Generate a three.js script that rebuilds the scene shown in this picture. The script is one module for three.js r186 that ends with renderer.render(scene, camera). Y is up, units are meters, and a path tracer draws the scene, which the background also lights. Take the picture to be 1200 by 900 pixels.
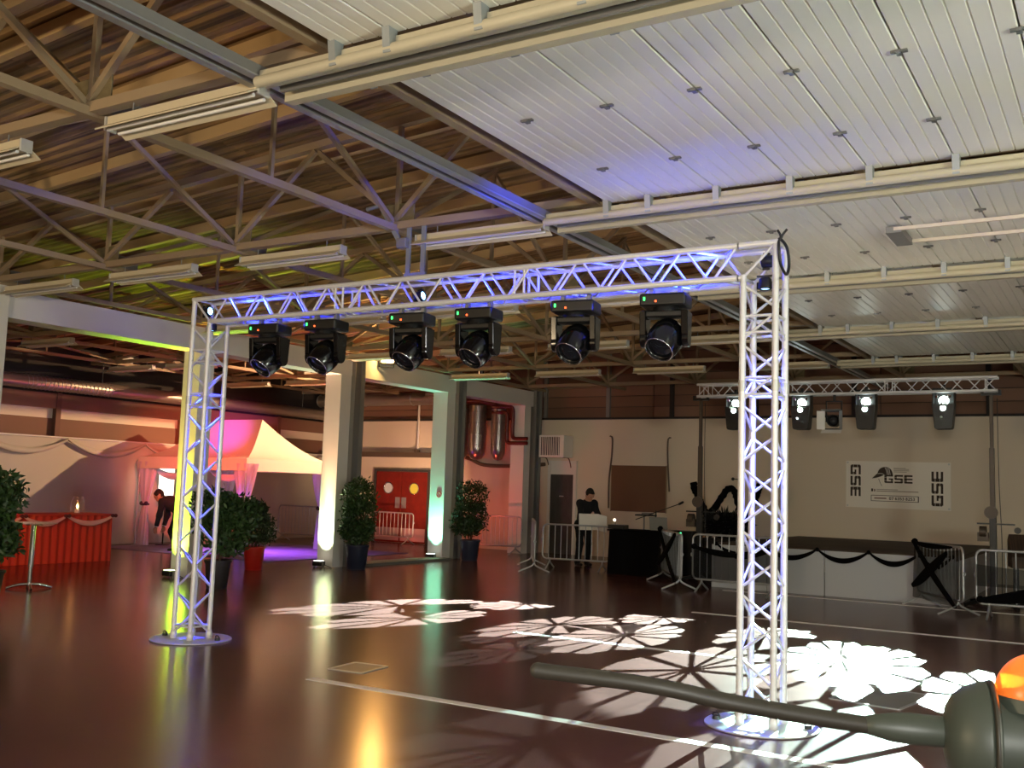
import * as THREE from 'three';
import { RoundedBoxGeometry } from 'three/addons/geometries/RoundedBoxGeometry.js';
import { mergeGeometries } from 'three/addons/utils/BufferGeometryUtils.js';
import { MarchingCubes } from 'three/addons/objects/MarchingCubes.js';
import { RectAreaLightUniformsLib } from 'three/addons/lights/RectAreaLightUniformsLib.js';

// ------------------------------------------------------------------ camera, sky, area lights, exposure
const scene = new THREE.Scene();
const D = Math.PI / 180;
const camera = new THREE.PerspectiveCamera(2 * Math.atan(450 / 1192.66) / D, 4 / 3, 0.05, 200);
camera.position.set(0, 1.6, 0);
camera.rotation.set(5.8696 * D, 31.4558 * D, 1.8656 * D, 'YXZ');
scene.background = new THREE.Color(0x000000);
const renderer = new THREE.WebGLRenderer({ antialias: true });
renderer.toneMapping = THREE.LinearToneMapping;
renderer.toneMappingExposure = 1.0;
renderer.shadowMap.enabled = true;
renderer.shadowMap.type = THREE.PCFSoftShadowMap;
RectAreaLightUniformsLib.init();
const LV = {                      // every light level in one place
  addedFill: [165, 190, 190], addedFillColor: [0xffe2b4, 0xf4f3ec, 0xecf6e2],  // levels and tints of the added fill lamps
  scanner: [12500, 9500, 9500, 11500], scanner2: 1500, scannerColor: 0xc6fff0,
  blueBeam: 85, blueLeg: 125,
  lime: 58, warm: 40, teal: 38,
  halogen: 16, annexWarm: 90, annexFlood: 260, red: 9, pink: 300, magenta: 330, purple: 60, redUp: 36, barRed: 30, pillarTop: 130,
};

// ------------------------------------------------------------------ helpers
let seed = 7;
const rnd = () => { seed = (seed * 1664525 + 1013904223) >>> 0; return seed / 4294967296; };
const rr = (a, b) => a + (b - a) * rnd();
const V = (x, y, z) => new THREE.Vector3(x, y, z);
const counts = {};
function numbered(n) { const k = (counts[n] = (counts[n] ?? -1) + 1); return k ? n + '_' + String(k).padStart(3, '0') : n; }
function tag(o, label, category, group, kind) {
  if (label) o.userData.label = label;
  if (category) o.userData.category = category;
  if (group) o.userData.group = group;
  if (kind) o.userData.kind = kind;
  return o;
}
function thing(name, label, category, pos = [0, 0, 0], turn = 0, group) {
  const g = new THREE.Group(); g.name = numbered(name); g.position.set(...pos); g.rotation.y = turn;
  scene.add(g); return tag(g, label, category, group);
}
function structure(name, label) { const g = new THREE.Group(); g.name = name; scene.add(g); g.userData.kind = 'structure'; if (label) g.userData.label = label; return g; }
function part(parent, name, geo, mat, pos, rot, label) {
  const m = new THREE.Mesh(geo, mat); m.name = name; m.castShadow = m.receiveShadow = true;
  if (pos) m.position.set(...pos); if (rot) m.rotation.set(...rot);
  if (label) m.userData.label = label;
  parent.add(m); return m;
}
function copy(o, pos, turn, label, group) {
  const c = o.clone(); c.name = numbered(o.name.replace(/_\d{3}$/, '')); scene.add(c);
  if (pos) c.position.set(...pos); if (turn !== undefined) c.rotation.y = turn;
  c.userData = { ...o.userData }; if (label) c.userData.label = label; if (group) c.userData.group = group;
  return c;
}
const unitBox = new THREE.BoxGeometry(1, 1, 1), unitCyl = new THREE.CylinderGeometry(1, 1, 1, 12), thinCyl = new THREE.CylinderGeometry(1, 1, 1, 7);
const UP = V(0, 1, 0);
const v3 = (p) => (Array.isArray(p) ? V(...p) : p);
function rod(parent, name, a, b, r, mat, geo = unitCyl) {        // a straight round bar between two points
  a = v3(a); b = v3(b); const d = b.clone().sub(a), m = part(parent, name, geo, mat);
  m.position.copy(a).addScaledVector(d, 0.5); m.scale.set(r, d.length(), r);
  m.quaternion.setFromUnitVectors(UP, d.normalize()); return m;
}
function flat(parent, name, a, b, w, h, mat) {                   // a straight rectangular bar: w across, h upright
  a = v3(a); b = v3(b); const d = b.clone().sub(a), L = d.length(), m = part(parent, name, unitBox, mat);
  m.position.copy(a).addScaledVector(d, 0.5); m.scale.set(w, h, L); d.normalize();
  const s = Math.abs(d.y) > 0.99 ? V(1, 0, 0) : V(0, 1, 0).cross(d).normalize(), u = d.clone().cross(s);
  m.quaternion.setFromRotationMatrix(new THREE.Matrix4().makeBasis(s, u, d)); return m;
}
function box(parent, name, x0, x1, y0, y1, z0, z1, mat, label) {
  const m = part(parent, name, unitBox, mat, [(x0 + x1) / 2, (y0 + y1) / 2, (z0 + z1) / 2], null, label);
  m.scale.set(x1 - x0, y1 - y0, z1 - z0); return m;
}
const rboxes = {};
const rbox = (w, h, d, r = 0.01, s = 2) => (rboxes[[w, h, d, r]] ??= new RoundedBoxGeometry(w, h, d, s, r));
const merge = (list) => mergeGeometries(list.map((g) => { const q = g.index ? g.toNonIndexed() : g.clone(); for (const k of Object.keys(q.attributes)) if (!['position', 'normal', 'uv'].includes(k)) q.deleteAttribute(k); return q; }));
const at = (g, x = 0, y = 0, z = 0, rx = 0, ry = 0, rz = 0) => { const q = g.clone(); q.applyMatrix4(new THREE.Matrix4().compose(V(x, y, z), new THREE.Quaternion().setFromEuler(new THREE.Euler(rx, ry, rz)), V(1, 1, 1))); return q; };
const boxAt = (w, h, d, x, y, z) => at(new THREE.BoxGeometry(w, h, d), x, y, z);
const tube = (pts, r, n = 24, k = 8, closed = false) => new THREE.TubeGeometry(new THREE.CatmullRomCurve3(pts.map(v3), closed, 'catmullrom', 0.5), n, r, k, closed);
const lathe = (pts, n = 24) => new THREE.LatheGeometry(pts.map((p) => new THREE.Vector2(...p)), n);
function spot(pos, target, color, intensity, angle, penumbra = 0.6, radius = 1) {
  const l = new THREE.SpotLight(color, intensity, 0, angle * D, penumbra, 2);
  l.position.set(...pos); l.target.position.set(...target); l.castShadow = true; l.shadow.radius = radius;
  scene.add(l, l.target); return l;
}

// ------------------------------------------------------------------ procedural materials
const nx = new Float32Array(65536).map(() => rnd());
const lat = (x, y, p) => nx[((((x % p) + p) % p) + (((y % p) + p) % p) * 131) & 65535];
function noise2(x, y, p) {
  const ix = Math.floor(x), iy = Math.floor(y), fx = x - ix, fy = y - iy, s = fx * fx * (3 - 2 * fx), t = fy * fy * (3 - 2 * fy);
  const a = lat(ix, iy, p), b = lat(ix + 1, iy, p), c = lat(ix, iy + 1, p), d = lat(ix + 1, iy + 1, p);
  return a + (b - a) * s + (c - a) * t + (a - b - c + d) * s * t;
}
function fbm(u, v, f, o) { let s = 0, a = 0.5, t = 0; for (let i = 0; i < o; i++) { s += a * noise2(u * f, v * f, f); t += a; f *= 2; a *= 0.55; } return s / t; }
function tex(n, fn, rx = 1, ry = 1, srgb = true) {               // fn(u, v) -> [r, g, b] 0..1
  const d = new Uint8Array(n * n * 4);
  for (let y = 0; y < n; y++) for (let x = 0; x < n; x++) { const c = fn(x / n, y / n), i = (y * n + x) * 4; d[i] = c[0] * 255; d[i + 1] = c[1] * 255; d[i + 2] = c[2] * 255; d[i + 3] = 255; }
  const t = new THREE.DataTexture(d, n, n); t.wrapS = t.wrapT = THREE.RepeatWrapping; t.magFilter = THREE.LinearFilter; t.minFilter = THREE.LinearMipmapLinearFilter;
  t.repeat.set(rx, ry); if (srgb) t.colorSpace = THREE.SRGBColorSpace; t.needsUpdate = true; return t;
}
const clamp = (x) => Math.min(1, Math.max(0, x));
const M = {};
const std = (color, roughness = 0.6, metalness = 0, extra = {}) => new THREE.MeshStandardMaterial({ color, roughness, metalness, ...extra });
const glow = (color, k) => new THREE.MeshStandardMaterial({ color: 0x111111, roughness: 0.6, emissive: color, emissiveIntensity: k });
{
  const floorTone = (u, v) => {
    const big = fbm(u, v, 4, 5), mid = fbm(u + 0.37, v + 0.11, 16, 4), fine = fbm(u + 0.7, v + 0.2, 96, 3);
    const k = 0.8 + 0.26 * (big - 0.5) + 0.18 * (mid - 0.5) + 0.1 * (fine - 0.5), worn = clamp((fbm(u + 0.5, v + 0.9, 7, 5) - 0.5) * 2);
    return [k, worn];
  };
  M.floor = new THREE.MeshPhysicalMaterial({ roughness: 1, metalness: 0, color: 0xffffff, specularIntensity: 0.6 });
  M.floor.map = tex(1024, (u, v) => { const [k, w] = floorTone(u, v); return [clamp(k * (0.46 + 0.012 * w)), clamp(k * (0.297 + 0.016 * w)), clamp(k * (0.295 + 0.018 * w))]; });
  M.floor.roughnessMap = tex(512, (u, v) => { const r = 0.17 + 0.06 * fbm(u + 0.2, v, 3, 3); return [r, r, r]; }, 1, 1, false);
}
const grain = tex(256, (u, v) => { const k = 0.86 + 0.2 * (fbm(u, v, 8, 4) - 0.5) + 0.1 * (fbm(u + 0.4, v, 48, 2) - 0.5); return [k, k, k]; });
const woodGrain = tex(256, (u, v) => { const k = 0.75 + 0.4 * (fbm(u, v * 0.99, 4, 3) - 0.5) + 0.35 * (noise2(u * 3, v * 64, 64) - 0.5); return [clamp(k), clamp(k * 0.97), clamp(k * 0.93)]; });
const weave = tex(128, (u, v) => { const k = 0.85 + 0.15 * Math.sin(u * 402) * Math.sin(v * 402); return [k, k, k]; });
M.wallWhite = std(0xdccdb8, 0.88);
M.frameWhite = std(0xdedad2, 0.7);
M.annexWall = std(0xdacdb8, 0.88);
M.darkWall = std(0x3a3330, 0.9, 0, { map: grain });
M.plank = [0x7c5a46, 0x86634e, 0x735240].map((c) => std(c, 0.75));
M.deck = [0xb99666, 0xab8a5d, 0xc09e6d].map((c) => std(c, 0.8, 0, { map: woodGrain }));
M.purlin = std(0xc8a878, 0.75);
M.steelBrown = std(0x9a8466, 0.65, 0.05);
M.steelGrey = std(0x827f7a, 0.5, 0.2);
M.rail = std(0xbfb59a, 0.5, 0.05);
M.gusset = std(0x857654, 0.6, 0.2, { map: grain });
M.panel = std(0xf0efe4, 0.36);
M.clip = std(0x7c7c7a, 0.4, 0.7);
M.bracket = std(0x9aa0a2, 0.45, 0.5);
M.batten = std(0xcfc1a2, 0.45);
M.battenEnd = std(0xb8b4ac, 0.5, 0.1);
M.alu = std(0xdedcde, 0.36, 0.2);
M.aluBrace = std(0xdad8dc, 0.38, 0.2);
M.plate = std(0xc9c8c4, 0.45, 0.4);
M.galv = std(0xb4b6b8, 0.42, 0.65);
M.black = std(0x0c0c0d, 0.45); M.towerDark = std(0x4a3e34, 0.45, 0.2);
M.blackGloss = std(0x0a0a0c, 0.16, 0, {});
M.blackCloth = new THREE.MeshPhysicalMaterial({ color: 0x0c0b0c, roughness: 1, specularIntensity: 0.15, map: weave });
M.sheerBlack = new THREE.MeshStandardMaterial({ color: 0x0c0d0e, roughness: 0.95, transparent: true, opacity: 0.62, side: THREE.DoubleSide });
M.line = std(0xeeeaea, 0.5);
M.tent = new THREE.MeshPhysicalMaterial({ color: 0xdcd6c8, roughness: 0.75, transmission: 0.04, thickness: 0, side: THREE.DoubleSide });
M.fabric = std(0xe4dac8, 0.9, 0, { map: weave, side: THREE.DoubleSide });
M.lilac = new THREE.MeshPhysicalMaterial({ color: 0xd9cfe0, roughness: 0.9, transmission: 0.3, thickness: 0, side: THREE.DoubleSide });
M.redCloth = std(0xc63c22, 0.85, 0, { map: weave, side: THREE.DoubleSide });
M.pinkVeil = std(0xe6b6a8, 0.85, 0, { map: weave, side: THREE.DoubleSide });
M.carpet = std(0x9c8ca4, 0.97, 0, { map: grain });
M.doorRed = std(0x8e2416, 0.5, 0, { map: grain });
M.doorGrey = std(0x4c4a47, 0.6, 0, { map: grain });
M.leaf = [0x2f4a20, 0x3b5a27, 0x263d1c].map((c) => new THREE.MeshStandardMaterial({ color: c, roughness: 0.5, side: THREE.DoubleSide }));
M.bark = std(0x4a382a, 0.9); M.soil = std(0x241a14, 1);
M.potBlue = std(0x2a2f42, 0.35); M.potRed = std(0xb3231b, 0.4); M.potDark = std(0x2a2526, 0.5);
M.skin = std(0xb98a70, 0.6); M.hair = std(0x17110d, 0.75); M.shirtDark = std(0x17161a, 0.9, 0, { map: weave }); M.shirtGrey = std(0x26262a, 0.9);
M.trousers = std(0x121216, 0.9, 0, { map: weave }); M.white = std(0xe8e4dc, 0.7);
M.chrome = std(0xd8d8d8, 0.15, 1); M.tank = std(0x9a8f8a, 0.28, 0.85); M.pipeRed = std(0x5b1712, 0.4, 0.1); M.duct = std(0xa0958a, 0.35, 0.6);
M.dirtyPipe = std(0x6a5a4c, 0.6, 0.3);
M.brownBoard = std(0x6e4b34, 0.55);
M.stageTop = std(0x4e3b2e, 0.7, 0, { map: woodGrain }); M.skirt = std(0xb2b2b4, 0.85);
M.glass = new THREE.MeshPhysicalMaterial({ color: 0xffffff, roughness: 0.05, transmission: 1, thickness: 0, ior: 1.5 });
M.amber = new THREE.MeshPhysicalMaterial({ color: 0xffae5c, roughness: 0.3, transmission: 0.7, thickness: 0, side: THREE.DoubleSide });
M.olive = std(0x3e443b, 0.45, 0.05);
M.rodMat = std(0x322f27, 0.5, 0.05);

// ------------------------------------------------------------------ the setting: floor, walls, roof
const ZK = (k) => -0.85 - 3.53 * k;                              // the bay lines of the hall
const XL = -20.6, XR = 6, ZB = -22.95, ZF = 6, XC = -13.05;
const roofY = (x) => 5.05 + (x + 13) * 0.066;

function floorGeo() {
  const g = new THREE.PlaneGeometry(XR - XL, ZF - ZB, 1, 1); g.rotateX(-Math.PI / 2); g.translate((XL + XR) / 2, 0, (ZB + ZF) / 2);
  const p = g.attributes.position, uv = g.attributes.uv;
  for (let i = 0; i < p.count; i++) uv.setXY(i, p.getX(i) / 9, p.getZ(i) / 9);
  return g;
}
const floor = structure('floor', 'dark red-brown sealed concrete floor, glossy and worn');
part(floor, 'slab_surface', floorGeo(), M.floor);
box(floor, 'slab', XL, XR, -0.3, -0.005, ZB, ZF, M.darkWall);
// painted parking-bay lines, each lying on the slab
for (const [z, x0, x1, d] of [[-6.46, -5.8, 4, 'nearest'], [-9.99, -5.97, 4, 'second'], [-13.43, -5.2, 4, 'third'], [-16.9, -6, 4, 'fourth']])
  tag(part(scene, numbered('floor_line'), new THREE.BoxGeometry(x1 - x0, 0.003, 0.1), M.line, [(x0 + x1) / 2, 0.0015, z]),
    { nearest: 'white painted floor line running in front of the lighting gate', second: 'white painted floor line reaching the foot of the gate from behind', third: 'white painted floor line at the far edge of the bright light patterns', fourth: 'faint white painted floor line along the foot of the stage' }[d], 'floor line', null, 'structure');
for (const [x, z, w, l, t, lab] of [[-5.82, -7.1, 0.34, 0.4, 0.1, 'small square steel inspection hatch in the open dark floor'], [-1.8, -8.9, 0.55, 0.8, -0.15, 'larger floor hatch with metal rim under the brightest light patch']]) {
  const h = thing('floor_hatch', lab, 'hatch', [x, 0, z], t); h.userData.kind = 'structure';
  box(h, 'cover', -w / 2, w / 2, 0, 0.003, -l / 2, l / 2, M.steelGrey);
  for (const s of [-1, 1]) { box(h, 'rim', s * w / 2 - 0.012, s * w / 2 + 0.012, 0, 0.008, -l / 2, l / 2, M.galv); box(h, 'rim', -w / 2, w / 2, 0, 0.008, s * l / 2 - 0.012, s * l / 2 + 0.012, M.galv); }
}

// walls with thickness
const wb = structure('wall_back', 'white painted back wall with dark timber band above');
box(wb, 'plaster', XL - 0.3, XR + 0.3, 0, 3.43, ZB - 0.3, ZB, M.wallWhite);
box(wb, 'upper_backing', XL - 0.3, XR + 0.3, 3.43, 6.6, ZB - 0.3, ZB - 0.06, M.darkWall);
for (let i = 0; i < 8; i++) for (let j = 0; j < 5; j++) { const x0 = XL + j * 5.32, w = 5.3; box(wb, 'plank', x0, x0 + w, 3.45 + i * 0.27, 3.45 + i * 0.27 + 0.255, ZB - 0.06, ZB - 0.015 - 0.012 * rnd(), M.plank[(i + j * 2) % 3]); }
box(wb, 'ledge', XL, XR, 3.4, 3.45, ZB, ZB + 0.06, M.darkWall);
for (const x of [-12.98, -11.18, -9.48, -7.4, -5.2, -2.5, 0]) box(wb, 'post', x - 0.05, x + 0.05, 3.45, 5.4, ZB - 0.02, ZB + 0.05, x < -11 ? M.steelGrey : M.darkWall);
box(wb, 'beam', -13, -11.2, 4.2, 4.26, ZB - 0.02, ZB + 0.05, M.steelBrown);
const wl = structure('wall_left', 'left annex wall with brown beam band over fabric lining');
box(wl, 'plaster', XL - 0.3, XL, 0, 2.9, ZB - 0.3, ZF, M.annexWall);
box(wl, 'dark_band', XL - 0.3, XL + 0.02, 2.42, 2.83, ZB, ZF, M.plank[0]);
box(wl, 'pale_band', XL - 0.3, XL + 0.005, 2.83, 3.05, ZB, ZF, M.annexWall);
box(wl, 'beam', XL - 0.3, XL + 0.12, 3.05, 3.38, ZB, ZF, M.plank[1]);
box(wl, 'upper_wall', XL - 0.3, XL, 3.38, 6.2, ZB, ZF, M.darkWall);
for (const z of [-14.1, -17.6, -21]) box(wl, 'post', XL, XL + 0.14, 2.42, 3.4, z - 0.06, z + 0.06, M.plank[2]);
for (const [n, x0, x1, z0, z1] of [['wall_right', XR, XR + 0.3, ZB, ZF], ['wall_front', XL - 0.3, XR + 0.3, ZF, ZF + 0.3]]) {
  const w = structure(n, n === 'wall_right' ? 'plain hall wall on the right' : 'plain hall wall behind the viewer');
  box(w, 'plaster', x0, x1, 0, 6.6, z0, z1, M.wallWhite);
}
// roof deck: corrugated boards running along X, on purlins
const ceil = structure('ceiling', 'brown corrugated roof deck rising to the right on timber purlins');
{
  const sheet = (z0, z1, m) => {
    const n = Math.round((z1 - z0) / 0.16), sh = new THREE.Shape(); sh.moveTo(z0, 0);
    for (let i = 0; i < n; i++) { const a = z0 + i * 0.16; sh.lineTo(a + 0.03, 0.026); sh.lineTo(a + 0.08, 0.026); sh.lineTo(a + 0.11, 0); sh.lineTo(a + 0.16, 0); }
    sh.lineTo(z0 + n * 0.16, 0.1); sh.lineTo(z0, 0.1);
    const L = Math.hypot(XR - XL, 0.066 * (XR - XL)), g = new THREE.ExtrudeGeometry(sh, { depth: L, bevelEnabled: false });
    g.rotateY(-Math.PI / 2); g.scale(-1, 1, 1); g.computeVertexNormals();
    const q = g.index ? g.toNonIndexed() : g; const p = q.attributes.position.array; for (let i = 0; i < p.length; i += 9) for (let c = 0; c < 3; c++) { const t = p[i + c]; p[i + c] = p[i + 6 + c]; p[i + 6 + c] = t; }
    q.computeVertexNormals(); const uv = q.attributes.uv; for (let i = 0; i < uv.count; i++) uv.setXY(i, p[i * 3] / 3, p[i * 3 + 2] / 1.5);
    const o = part(ceil, 'deck_sheet', q, m, [XL, roofY(XL), 0], [0, 0, Math.atan(0.066)]); return o;
  };
  for (let k = 7, i = 0; k > -3; k--, i++) sheet(ZK(k) + (k === 7 ? 2.4 : 0), ZK(k - 1) - 0.005, M.deck[i % 3]);
  flat(ceil, 'deck_slab', [XL, roofY(XL) + 0.16, -8], [XR, roofY(XR) + 0.16, -8], 31, 0.1, M.darkWall);
  for (let k = -2; k < 7; k++) for (let j = 0; j < 3; j++) { const z = ZK(k) - 0.6 - j * 1.177; if (z > ZB && z < ZF) flat(ceil, 'purlin', [XL, roofY(XL) - 0.07, z], [XR, roofY(XR) - 0.07, z], 0.08, 0.13, M.purlin); }
}
// the roof trusses: primary ones along X on the bay lines, secondary ones along Z between them
const NODES = []; for (let x = -20.0; x < 6; x += 2.25) NODES.push(x + 0.25);   // ... -13, -10.75, -8.5, -6.25, -4.0 ...
for (let k = -1; k <= 6; k++) {
  const z = ZK(k), t = structure(numbered('roof_truss'), 'steel roof truss with gusset plates across the hall');
  flat(t, 'bottom_chord', [XL, 4.18, z], [XR, 4.18, z], 0.09, 0.075, M.steelBrown);
  flat(t, 'top_chord', [XL, roofY(XL) - 0.24, z], [XR, roofY(XR) - 0.24, z], 0.09, 0.08, M.steelBrown);
  for (let i = 0; i < NODES.length; i++) {
    const x = NODES[i], m = x + 1.125;
    part(t, 'gusset_plate', rbox(0.42, 0.26, 0.014, 0.004, 1), M.gusset, [x, 4.28, z]);
    if (m < XR) { flat(t, 'diagonal', [x, 4.24, z + 0.02], [m, roofY(m) - 0.3, z + 0.02], 0.05, 0.05, M.steelBrown); flat(t, 'upright', [x, 4.22, z], [x, roofY(x) - 0.28, z], 0.045, 0.045, M.steelBrown); }
    if (x + 2.25 < XR) flat(t, 'diagonal', [m, roofY(m) - 0.3, z - 0.02], [x + 2.25, 4.24, z - 0.02], 0.05, 0.05, M.steelBrown);
  }
}
NODES.forEach((x, i) => {
  if (x < -20.5 || x > 5.5) return;
  const t = structure(numbered('roof_brace'), 'steel longitudinal brace running down the hall under the roof');
  flat(t, 'bottom_chord', [x, 4.15, ZF], [x, 4.15, ZB], 0.075, 0.065, M.steelBrown);
  for (let k = -2; k < 6; k++) {
    const z0 = ZK(k), z1 = ZK(k + 1), zm = (z0 + z1) / 2, top = roofY(x) - 0.22;
    if (z1 < ZB || z0 > ZF) continue;
    flat(t, 'diagonal', [x + 0.03, 4.2, z0], [x + 0.03, top, zm], 0.045, 0.045, M.steelBrown);
    flat(t, 'diagonal', [x - 0.03, top, zm], [x - 0.03, 4.2, z1], 0.045, 0.045, M.steelBrown);
    part(t, 'gusset_plate', rbox(0.012, 0.2, 0.3, 0.004, 1), M.steelGrey, [x, 4.24, z0 - 0.3]);
    flat(t, 'hanger', [x, 4.18, zm], [x, top, zm], 0.035, 0.035, M.steelBrown);
  }
});
// long double cable channel under the roof, left of the white panels
{
  const c = structure('trim_1', 'grey double steel channel running down the hall beside the white panels');
  for (const dx of [-0.06, 0.06]) { flat(c, 'channel', [-4.54 + dx, 4.07, 2], [-4.54 + dx, 4.07, ZB], 0.045, 0.07, M.steelGrey); flat(c, 'lip', [-4.54 + dx, 4.03, 2], [-4.54 + dx, 4.03, ZB], 0.06, 0.012, M.galv); }
}
// white overhead panels bay by bay, hung from cream rails
const PX = [-3.85, -3.46]; for (let x = -2.86; x < 5.5; x += 0.602) PX.push(x);
function panelGeo(w, L) {                                         // ribbed underside, ribs along Z
  const sh = new THREE.Shape(), n = Math.max(2, Math.round((w - 0.008) / 0.1)), p = (w - 0.008) / n;
  sh.moveTo(-w / 2 + 0.004, 0.05); sh.lineTo(w / 2 - 0.004, 0.05);
  for (let i = n; i > 0; i--) { const a = -w / 2 + 0.004 + i * p; sh.lineTo(a, i === n ? 0.006 : 0.01); sh.lineTo(a - 0.007, 0); sh.lineTo(a - p + 0.007, 0); }
  sh.lineTo(-w / 2 + 0.004, 0.006);
  const g = new THREE.ExtrudeGeometry(sh, { depth: L, bevelEnabled: false }); g.translate(0, 0, -L / 2);
  const uv = g.attributes.uv, q = g.attributes.position; for (let i = 0; i < uv.count; i++) uv.setXY(i, q.getX(i), q.getZ(i)); return g;
}
{
  const L = 3.53 - 0.24, geos = {}, clipGeo = merge([boxAt(0.09, 0.012, 0.03, 0, -0.006, 0), boxAt(0.03, 0.02, 0.05, 0, -0.012, 0)]);
  for (let k = -1; k < 5; k++) {
    const c = structure(numbered('ceiling_panels'), 'white ribbed overhead panels hung between two ceiling rails');
    for (let i = 0; i + 1 < PX.length; i++) {
      const w = PX[i + 1] - PX[i], key = w.toFixed(2);
      part(c, 'panel', geos[key] ??= panelGeo(w, L), M.panel, [(PX[i] + PX[i + 1]) / 2, 4.1, ZK(k) - 1.765]);
      if (i > 0 && k < 4) for (const dz of [1.36, 2.52]) part(c, 'panel_clip', clipGeo, M.clip, [PX[i], 4.098, ZK(k) - dz]);
    }
  }
  const br = (() => { const s = new THREE.Shape(); s.moveTo(-0.05, 0.1); s.lineTo(0.05, 0.1); s.lineTo(0.02, -0.1); s.lineTo(-0.02, -0.1); const g = new THREE.ExtrudeGeometry(s, { depth: 0.05, bevelEnabled: false }); g.rotateY(Math.PI / 2); g.translate(-0.025, 0, 0); return g; })();
  for (let k = -1; k < 6; k++) {
    const c = structure(numbered('ceiling_rail'), 'pair of cream steel rails carrying the overhead panels');
    for (const s of [-1, 1]) {
      flat(c, 'rail', [-4.45, 4.02 - (s > 0 ? 0 : 0.03), ZK(k) + s * 0.11], [XR, 4.02 - (s > 0 ? 0 : 0.03), ZK(k) + s * 0.11], 0.07, 0.09, M.rail);
      if (s > 0) rod(c, 'rail_pipe', [-4.45, 3.985, ZK(k) + 0.16], [XR, 3.985, ZK(k) + 0.16], 0.035, M.rail);
      for (let i = 0; i < PX.length; i++) part(c, 'bracket', br, M.bracket, [PX[i] + 0.02, 4.06, ZK(k) + s * 0.17]);
    }
    rod(c, 'cable_pipe', [-4.4, 3.99, ZK(k)], [XR, 3.99, ZK(k)], 0.022, M.steelGrey);
  }
}
// colonnade of white portal frames and steel columns on the left
{
  const steel = (z) => { const c = structure(numbered('steel_column'), 'grey steel H column between two white portal frames'); box(c, 'flange', XC - 0.1, XC + 0.1, 0, 4.12, z - 0.02, z, M.steelGrey); box(c, 'web', XC - 0.012, XC + 0.012, 0, 4.12, z - 0.28, z, M.steelGrey); box(c, 'flange', XC - 0.1, XC + 0.1, 0, 4.12, z - 0.3, z - 0.28, M.steelGrey); };
  const frame = (posts, z0, z1) => {
    const f = structure(numbered('portal_frame'), 'white boxed portal frame of the colonnade');
    for (const z of posts) box(f, 'post', -13.44, XC, 0, 3.7, z - 0.3, z, M.frameWhite);
    box(f, 'lintel', -13.44, XC + 0.01, 3.7, 4.08, z1, z0, M.frameWhite);
  };
  for (const z of [-15.3, -18.9, -22.4]) steel(z);
  { const c = structure(numbered('boxed_column'), 'pale boxed column at the left edge of the view'); box(c, 'casing', -13.44, XC + 0.06, 0, 4.12, -8.08, -7.76, M.frameWhite); }
  frame([-11.5, -15.0], -8.08, -15.3); frame([-18.6], -15.6, -18.9); frame([-22.0], -19.2, -22.4); frame([-1, -4.5], 2, -7.75);
  const tr = structure('trim_2', 'low grey sill on the floor between two pillars');
  box(tr, 'sill', -13.3, -12.8, 0, 0.05, -18.6, -15.3, M.steelGrey);
}
// doors and fittings of the back wall
{
  const d = structure('door_1', 'red double door with round glazed portholes in the annex wall'); d.position.set(-17.52, 0, ZB);
  box(d, 'frame', -0.98, -0.9, 0, 2.03, 0, 0.08, M.doorGrey); box(d, 'frame', 0.9, 0.98, 0, 2.03, 0, 0.08, M.doorGrey); box(d, 'frame', -0.98, 0.98, 1.98, 2.04, 0, 0.08, M.doorGrey);
  for (const s of [-1, 1]) {
    const sh = new THREE.Shape(); sh.moveTo(-0.44, 0); sh.lineTo(0.44, 0); sh.lineTo(0.44, 1.96); sh.lineTo(-0.44, 1.96);
    const ho = new THREE.Path(); ho.absarc(0, 1.5, 0.15, 0, Math.PI * 2, true); sh.holes.push(ho);
    const leaf = part(d, 'leaf', new THREE.ExtrudeGeometry(sh, { depth: 0.04, bevelEnabled: false, curveSegments: 24 }), M.doorRed, [s * 0.45, 0.01, 0.03]);
    part(leaf, 'porthole_ring', new THREE.TorusGeometry(0.155, 0.015, 8, 28), M.chrome, [0, 1.5, 0.045]);
    part(leaf, 'glowing_porthole_pane', at(new THREE.CylinderGeometry(0.15, 0.15, 0.008, 28), 0, 0, 0, Math.PI / 2), glow(s > 0 ? 0xffc23a : 0xe8b79a, s > 0 ? 0.85 : 0.6), [0, 1.5, 0.02]);  // the panes glow themselves: light in the glass is put into their emission
    box(leaf, 'kick_plate', -0.42, 0.42, 0.05, 0.4, 0.04, 0.046, M.galv); box(leaf, 'push_plate', -s * 0.34 - 0.08, -s * 0.34 + 0.08, 0.95, 1.25, 0.04, 0.047, M.galv);
  }
  const g = structure('door_2', 'narrow dark grey door under the air conditioner'); g.position.set(-12.42, 0, ZB);
  box(g, 'leaf', -0.33, 0.33, 0, 2.0, 0.02, 0.06, M.doorGrey); for (const s of [-1, 1]) box(g, 'frame', s * 0.37 - 0.04, s * 0.37 + 0.04, 0, 2.35, 0, 0.08, M.frameWhite); box(g, 'transom', -0.33, 0.33, 2.0, 2.35, 0.01, 0.05, M.frameWhite);
  part(g, 'handle', rbox(0.12, 0.025, 0.03, 0.008), M.galv, [0.0, 1.45, 0.075]);
}

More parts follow.
